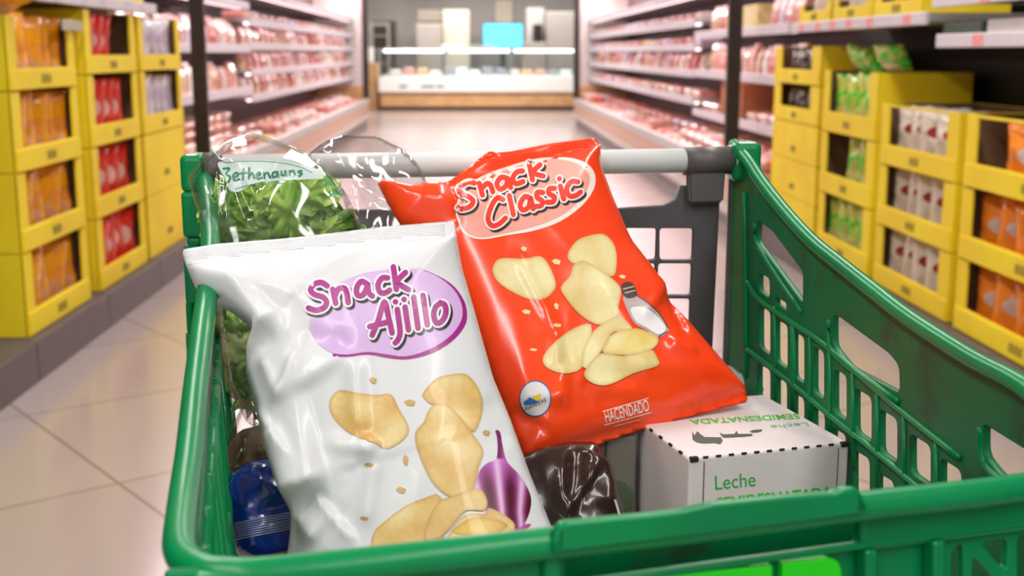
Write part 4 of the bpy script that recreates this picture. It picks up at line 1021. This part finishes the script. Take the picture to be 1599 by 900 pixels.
# ---------------- milk case
MZ = .840
c_fl = atZ(1076, 716, MZ); c_fr = atZ(1327, 691, MZ); c_br = atZ(1190, 616, MZ); 
mu = (c_fr-c_fl); mwid = mu.length; mu.normalize(); mv = Vector((-mu.y, mu.x, 0)); mdep = min((c_br-c_fr).length, .165)
mk = empty('milk_case', (c_fl.x, c_fl.y, BOT), 'white cardboard case of semi-skimmed milk at the right of the cart', 'box')
CARD = mat('white_milk_card', (232, 222, 222), .65, c2=(222, 212, 212), nscale=9, bump=.03, bscale=90)
MT = Matrix((( *mu, 0), (*mv, 0), (0, 0, 1, 0), (0, 0, 0, 1))).transposed(); MT.translation = Vector((c_fl.x, c_fl.y, 0))
bm = bmesh.new(); box(bm, (0, 0, BOT+.002), (mwid, mdep, MZ), .0025, 0, 3, MT); obj('case_body', bm, CARD, mk)
bm2 = bmesh.new(); box(bm2, (0, 0, BOT), (mwid, mdep, MZ), 0, 0, 2, MT); bmesh.ops.recalc_face_normals(bm2, faces=bm2.faces); MB = BVHTree.FromBMesh(bm2); bm2.free()
DK = mat('slot_dark', (40, 32, 28), .8)
bm = bmesh.new()
for k in range(11): box(bm, (.012+k*(mwid-.02)/11, -.0006, MZ-.0012), (.012+k*(mwid-.02)/11+.0042, .0006, MZ+.0003), 0, 0, 2, MT)
for k in range(10): box(bm, (-.0006, .014+k*.02, MZ-.0015), (.001, .014+k*.02+.005, MZ+.0004), 0, 0, 2, MT)
for x in (.001, mwid-.008): box(bm, (x, -.0012, MZ-.0035), (x+.007, .003, MZ+.0006), .0008, 0, 2, MT)
obj('perforation', bm, DK, mk)
bm = bmesh.new(); box(bm, (.0125, -.0008, BOT+.01), (.0131, .001, MZ-.004), 0, 0, 2, MT); box(bm, (mwid-.0105, -.0006, BOT+.01), (mwid-.010, .001, MZ-.004), 0, 0, 2, MT); obj('flap_joint', bm, mat('kraft_edge', (120, 96, 74), .8), mk)
GI = (70, 190, 60)
textdecal('case_lettering', 'Leche', MB, (1117, 765), (1180, 759), (-1, -23), (60, 180, 80), INKM, mk, .0004)
textdecal('case_lettering', 'SEMIDESNATADA', MB, (1120, 796), (1300, 778), (-1, -19), (70, 200, 50), INKM, mk, .0004, .02)
textdecal('case_lettering', 'Leche', MB, (1260, 660), (1202, 665), (4, 6), (120, 200, 130), INKM, mk, .0004)
textdecal('case_lettering', 'SEMIDESNATADA', MB, (1246, 646.5), (1076, 656), (4.5, 8), (96, 200, 70), INKM, mk, .0004, .02)
z6 = lambda P: Z(P, 800, 580, 2.665)
cows = [z6([(748, 250), (758, 268), (770, 250), (782, 262), (800, 275), (868, 276), (876, 290), (866, 305), (840, 300), (790, 302), (765, 296), (750, 285)]),
        z6([(862, 255), (876, 264), (925, 262), (932, 248), (940, 262), (998, 262), (1000, 270), (960, 274), (880, 278), (868, 268)]),
        z6([(988, 252), (1000, 246), (1038, 243), (1040, 250), (1020, 256), (996, 257)])]
decal('printed_cow', MB, cows, (78, 92, 84), INKM, mk, .0004, step=4)

# ---------------- brown bag
bb = empty('brown_snack_pack', (.03, .93, .66), 'dark brown glossy foil pack wedged under the red crisp bag', 'packet')
BRM = mat('brown_foil', (54, 32, 26), .22, c2=(34, 20, 16), nscale=10, bump=.25, bscale=22, coat=.3)
bout = [(800, 720), (840, 700), (890, 690), (930, 690), (957, 730), (972, 790), (985, 850), (990, 930), (800, 960), (790, 850), (790, 780)]
BF = Film('foil_pouch', bout, atY(880, 780, .90), (.1, -.85, .5), .014, .02, .03, BRM, bb, namp=.004, nsc=22, ridge=.003, seed=3,
     creases=[((930, 730), (880, 810), .008, .010, 1), ((905, 705), (960, 735), .008, .008, 1), ((955, 740), (945, 800), .006, .008), ((900, 710), (890, 800), -.006, .008)])
decal('printed_pattern', BF.bvh, [[(963, 770), (968, 772), (975, 800), (969, 800)], [(958, 780), (962, 781), (969, 804), (965, 804)], [(968, 764), (972, 768), (980, 798), (977, 798)]], (236, 226, 226), INK, bb, .0005)

# ---------------- shrink wrapped cartons between
sp = empty('wrapped_carton_pack', (.13, 1.03, BOT), 'grey shrink-wrapped pack of cartons beside the milk case', 'multipack')
bm = bmesh.new(); CG = mat('carton_grey', (176, 166, 162), .4, c2=(146, 142, 132), nscale=9)
for i in range(2): box(bm, (-.062+i*.0285, .09, BOT+.001), (-.062+(i+1)*.0285-.0015, .158, .832), .003, 0, 2, MT)
obj('cartons', bm, CG, sp)
bm2 = bmesh.new(); box(bm2, (-.062, .09, BOT), (-.006, .158, .832), 0, 0, 2, MT); bmesh.ops.recalc_face_normals(bm2, faces=bm2.faces); PB = BVHTree.FromBMesh(bm2); bm2.free()
bm = bmesh.new(); box(bm, (-.0632, .0885, BOT+.0005), (-.005, .1595, .8345), .005, 0, 3, MT); obj('shrink_film', bm, clearmat('shrink_film', (240, 238, 236), .08, 1, .3, 30, .12), sp, True)
decal('printed_leaf', PB, [[(944, 748), (975, 752), (990, 772), (985, 802), (944, 802)]], (108, 130, 96), INKM, sp, .0004)
decal('printed_leaf', PB, [[(1002, 762), (1014, 760), (1026, 776), (1024, 800)]], (84, 160, 60), INKM, sp, .0006)

# ---------------- pale packet behind milk case
tp = empty('pale_packet', atY(1160, 600, 1.165), 'flat white and teal packet tucked behind the milk case', 'packet')
Film('foil_pouch', [(1105, 560), (1140, 572), (1192, 603), (1194, 612), (1160, 612), (1130, 625), (1100, 640), (1080, 600)], atY(1160, 600, 1.19), (0, -.7, .7), .008, .004, .012, mat('pale_foil', (214, 222, 218), .3, c2=(90, 160, 150), nscale=40, lo=.55, hi=.65), tp, cell=.003)

# ---------------- bread bag with blue end
bg = empty('bread_bag', (-.18, .85, .67), 'clear bread bag with a shiny blue end beside the white crisp bag', 'bread bag')
BLUE = mat('blue_film', (16, 52, 140), .2, c2=(8, 30, 96), nscale=16, bump=.25, bscale=26, coat=.6)
BP = atY(400, 800, .84); BNn = Vector((.25, -.8, .55))
BLF = Film('blue_end', [(352, 770), (360, 740), (385, 722), (425, 716), (470, 722), (500, 760), (520, 840), (520, 900), (470, 905), (400, 880), (370, 868), (356, 830)], BP, BNn, .024, .02, .035, BLUE, bg, namp=.003, nsc=24, ridge=.003, seed=8,
     creases=[((395, 760), (440, 790), .004, .005), ((400, 735), (430, 745), .004, .005), ((360, 830), (450, 800), -.003, .005)])
bm = bmesh.new()
for k in range(8):
    pts = []
    for j in range(10):
        P, nn, d = cast(BLF.bvh, 366+j*10.5, 818+k*3.6-j*2.0)
        if P: pts.append(P+nn*.0003)
    if len(pts) > 3: tube(bm, pts, .0006, 5)
sc_ = obj('crimped_seal', bm, mat('silver_blue_foil', (150, 160, 190), .25, .3), bg, True); sc_['label'] = 'silver ridged seal'
Film('bread_loaf', [(350, 740), (352, 700), (375, 672), (420, 660), (470, 670), (500, 720), (500, 800), (380, 790)], BP+Vector((0, .05, .0)), BNn, .03, .02, .04, mat('bread_crust', (176, 138, 80), .7, c2=(120, 98, 62), nscale=24, bump=.4, bscale=40), bg, namp=.004, nsc=20, seed=3)
CLR = clearmat('clear_film', (252, 252, 252), .05, 1.0, .25, 14, .07)
CLR2 = clearmat('crinkled_film', (246, 244, 244), .09, 1.1, .3, 18, .08)
Film('clear_neck', [(352, 735), (356, 690), (370, 650), (385, 622), (420, 630), (460, 690), (470, 740), (400, 735)], BP+Vector((0, .03, .01)), BNn, .02, .01, .03, CLR2, bg, namp=.006, nsc=30, ridge=.005, seed=2)
rc = empty('dark_red_packet', atY(430, 890, .82), 'dark reddish packet lying beneath the blue end of the bread bag', 'packet')
Film('foil_pouch', [(380, 872), (440, 862), (470, 850), (520, 870), (520, 960), (380, 960)], atY(430, 890, .80), (0, -.6, .8), .01, .01, .02, mat('dark_red_foil', (96, 36, 28), .35), rc, cell=.004)

# ---------------- lettuce bag
lb = empty('lettuce_bag', (-.17, 1.0, .68), 'clear bag of curly green lettuce at the back left of the cart', 'salad bag')
LP = atY(440, 320, 1.03); LNv = Vector((.05, -.93, .35))
def leafmat(name, c1, c2):
    m = mat(name, c1, .38, c2=c2, nscale=22, lo=.38, hi=.62, bump=.12, bscale=60)
    b = m.node_tree.nodes['Principled BSDF']; b.inputs['Subsurface Weight'].default_value = 0; return m
LM = [leafmat('lettuce_bright', (196, 232, 108), (136, 190, 62)), leafmat('lettuce_deep', (136, 182, 66), (84, 134, 42)), leafmat('lettuce_pale', (214, 228, 150), (160, 194, 96))]
rl = random.Random(3)
def leaf(px, py, Y, size, rot, m, seed, tilt=.3):
    C0 = atY(px, py, Y); n = 26; V = []; Fs = []
    ax = Vector((math.cos(rot), 0, math.sin(rot))); ay = Vector((-math.sin(rot), 0, math.cos(rot))); az = Vector((0, -1, 0))
    Rm = Matrix.Rotation(tilt, 3, ax)
    for i in range(n+1):
        for j in range(n+1):
            u = i/n*2-1; v = j/n*2-1
            # disc mapping
            x = u*math.sqrt(1-v*v/2); y = v*math.sqrt(1-u*u/2); r = math.hypot(x, y); th = math.atan2(y, x)
            rr_ = r*(1+.14*math.sin(th*5+seed)+.07*math.sin(th*11+seed*2))
            fr_ = r**3*(.28*math.sin(th*9+seed*3)+.16*math.sin(th*17+seed))+.25*noise.noise(Vector((x*2.4+seed, y*2.4, seed)))-.35*r*r
            p = Vector((rr_*math.cos(th)*.8, rr_*math.sin(th), fr_))*size
            V.append(C0+Rm@(ax*p.x+ay*p.y+az*p.z))
    for i in range(n):
        for j in range(n): a_ = i*(n+1)+j; Fs.append((a_, a_+n+1, a_+n+2, a_+1))
    o = obj('lettuce_leaf', (V, Fs), m, lb, True)
    sd = o.modifiers.new('solid', 'SOLIDIFY'); sd.thickness = .0006
for (x, y, sz, k) in ((352, 330, .022, 1), (370, 300, .022, 0), (350, 358, .022, 1), (385, 345, .024, 1), (405, 315, .022, 0), (432, 300, .022, 2), (452, 330, .026, 0), (440, 362, .024, 0), (478, 305, .022, 0), (500, 300, .02, 0), (482, 345, .024, 1), (520, 360, .022, 1), (500, 370, .02, 0), (415, 370, .024, 1), (375, 375, .022, 0), (545, 372, .02, 1), (340, 345, .018, 0)):
    leaf(x, y, 1.045+rl.uniform(-.012, .012), sz, rl.uniform(0, 6), LM[k], rl.uniform(0, 9), rl.uniform(-.5, .5))
for (x, y, sz, k) in ((362, 500, .024, 1), (372, 540, .026, 2), (378, 580, .028, 0), (388, 620, .026, 2), (362, 470, .022, 0), (400, 440, .03, 0), (366, 600, .02, 1), (440, 420, .03, 1), (480, 430, .03, 0)):
    leaf(x, y, 1.0+rl.uniform(-.01, .01)+(.04 if y < 460 else 0), sz, rl.uniform(0, 6), LM[k], rl.uniform(0, 9), rl.uniform(-.4, .4))
lout = [(292, 278), (306, 258), (328, 238), (352, 218), (396, 207), (432, 218), (478, 238), (508, 262), (540, 300), (562, 345), (575, 400), (560, 500), (480, 640), (430, 690), (385, 660), (352, 600), (338, 500), (330, 420), (318, 370), (308, 330)]
LF = Film('clear_film', lout, atY(440, 320, 1.0), LNv, .03, .02, .05, CLR, lb, namp=.004, nsc=12, ridge=.004, seed=1, cell=.004,
     creases=[((345, 250), (352, 380), .006, .004), ((318, 290), (345, 375), .006, .003), ((370, 300), (395, 375), .005, .003), ((395, 300), (410, 330), .005, .004), ((400, 210), (470, 245), .005, .004), ((355, 220), (395, 212), .005, .004), ((310, 262), (350, 245), .006, .005), ((325, 240), (380, 270), .005, .005), ((345, 240), (360, 228), .004, .003), ((500, 260), (545, 350), .004, .004)])
band = smooth([(340, 258), (352, 254), (400, 250), (450, 254), (500, 266), (508, 276), (490, 280), (440, 282), (400, 286), (372, 300), (358, 296), (352, 280)], 3)
bandm = mat('printed_band', (214, 230, 224), .4)
decal('printed_band', LF.bvh, [band], (206, 222, 216), INK, lb, .0006)
ZG = (24, 140, 96)
zz = lambda P: Z(P, 260, 190, 3)
LT = [zz(p) for p in ([(265, 222), (295, 220), (280, 245), (300, 262), (290, 285)], [(318, 262), (336, 252), (330, 240), (314, 252), (318, 276), (342, 270)],
  [(362, 222), (358, 272)], [(345, 244), (376, 240)], [(388, 218), (386, 268)], [(388, 255), (402, 242), (412, 266)], [(424, 256), (440, 248), (434, 238), (422, 250), (428, 270), (448, 264)],
  [(458, 242), (460, 266)], [(460, 250), (474, 240), (484, 264)], [(516, 236), (498, 240), (496, 260), (514, 256), (518, 236), (524, 260)], [(538, 234), (538, 250), (552, 250), (556, 232), (562, 254)],
  [(575, 232), (577, 252)], [(577, 240), (592, 230), (602, 250)], [(632, 232), (616, 236), (634, 246), (620, 256)])]
strokes('band_lettering', LF.bvh, LT, 3.0, ZG, INK, lb, .0012)
strokes('band_lettering', LF.bvh, [zz([(262, 192), (400, 186), (520, 192), (620, 212), (680, 240)]), zz([(320, 318), (400, 296), (500, 290), (600, 284)])], 1.0, (90, 170, 140), INK, lb, .0010)
strokes('band_lettering', LF.bvh, [zz([(740, 262), (750, 290), (738, 300)]), zz([(752, 272), (778, 310)]), zz([(765, 350), (790, 330), (785, 350)]), zz([(800, 340), (820, 322), (830, 345)]), zz([(836, 320), (850, 312), (845, 330), (836, 320)])], 2.6, (60, 160, 120), INK, lb, .0012)

# ---------------- second clear bag
cb2 = empty('clear_crinkled_bag', (-.06, 1.08, .8), 'empty-looking clear crinkled plastic bag between the lettuce and the red crisp bag', 'plastic bag')
C2 = Film('clear_film', [(478, 244), (505, 222), (540, 211), (590, 213), (628, 232), (655, 258), (672, 300), (668, 360), (640, 430), (560, 470), (500, 460), (520, 380), (500, 300)], atY(590, 320, 1.10), (-.05, -.92, .4), .022, .01, .04, CLR2, cb2, namp=.006, nsc=24, ridge=.007, seed=12, cell=.004,
     creases=[((510, 225), (560, 215), .005, .003), ((600, 215), (645, 245), .005, .003), ((500, 250), (520, 240), .005, .003), ((560, 300), (640, 340), .005, .005)])
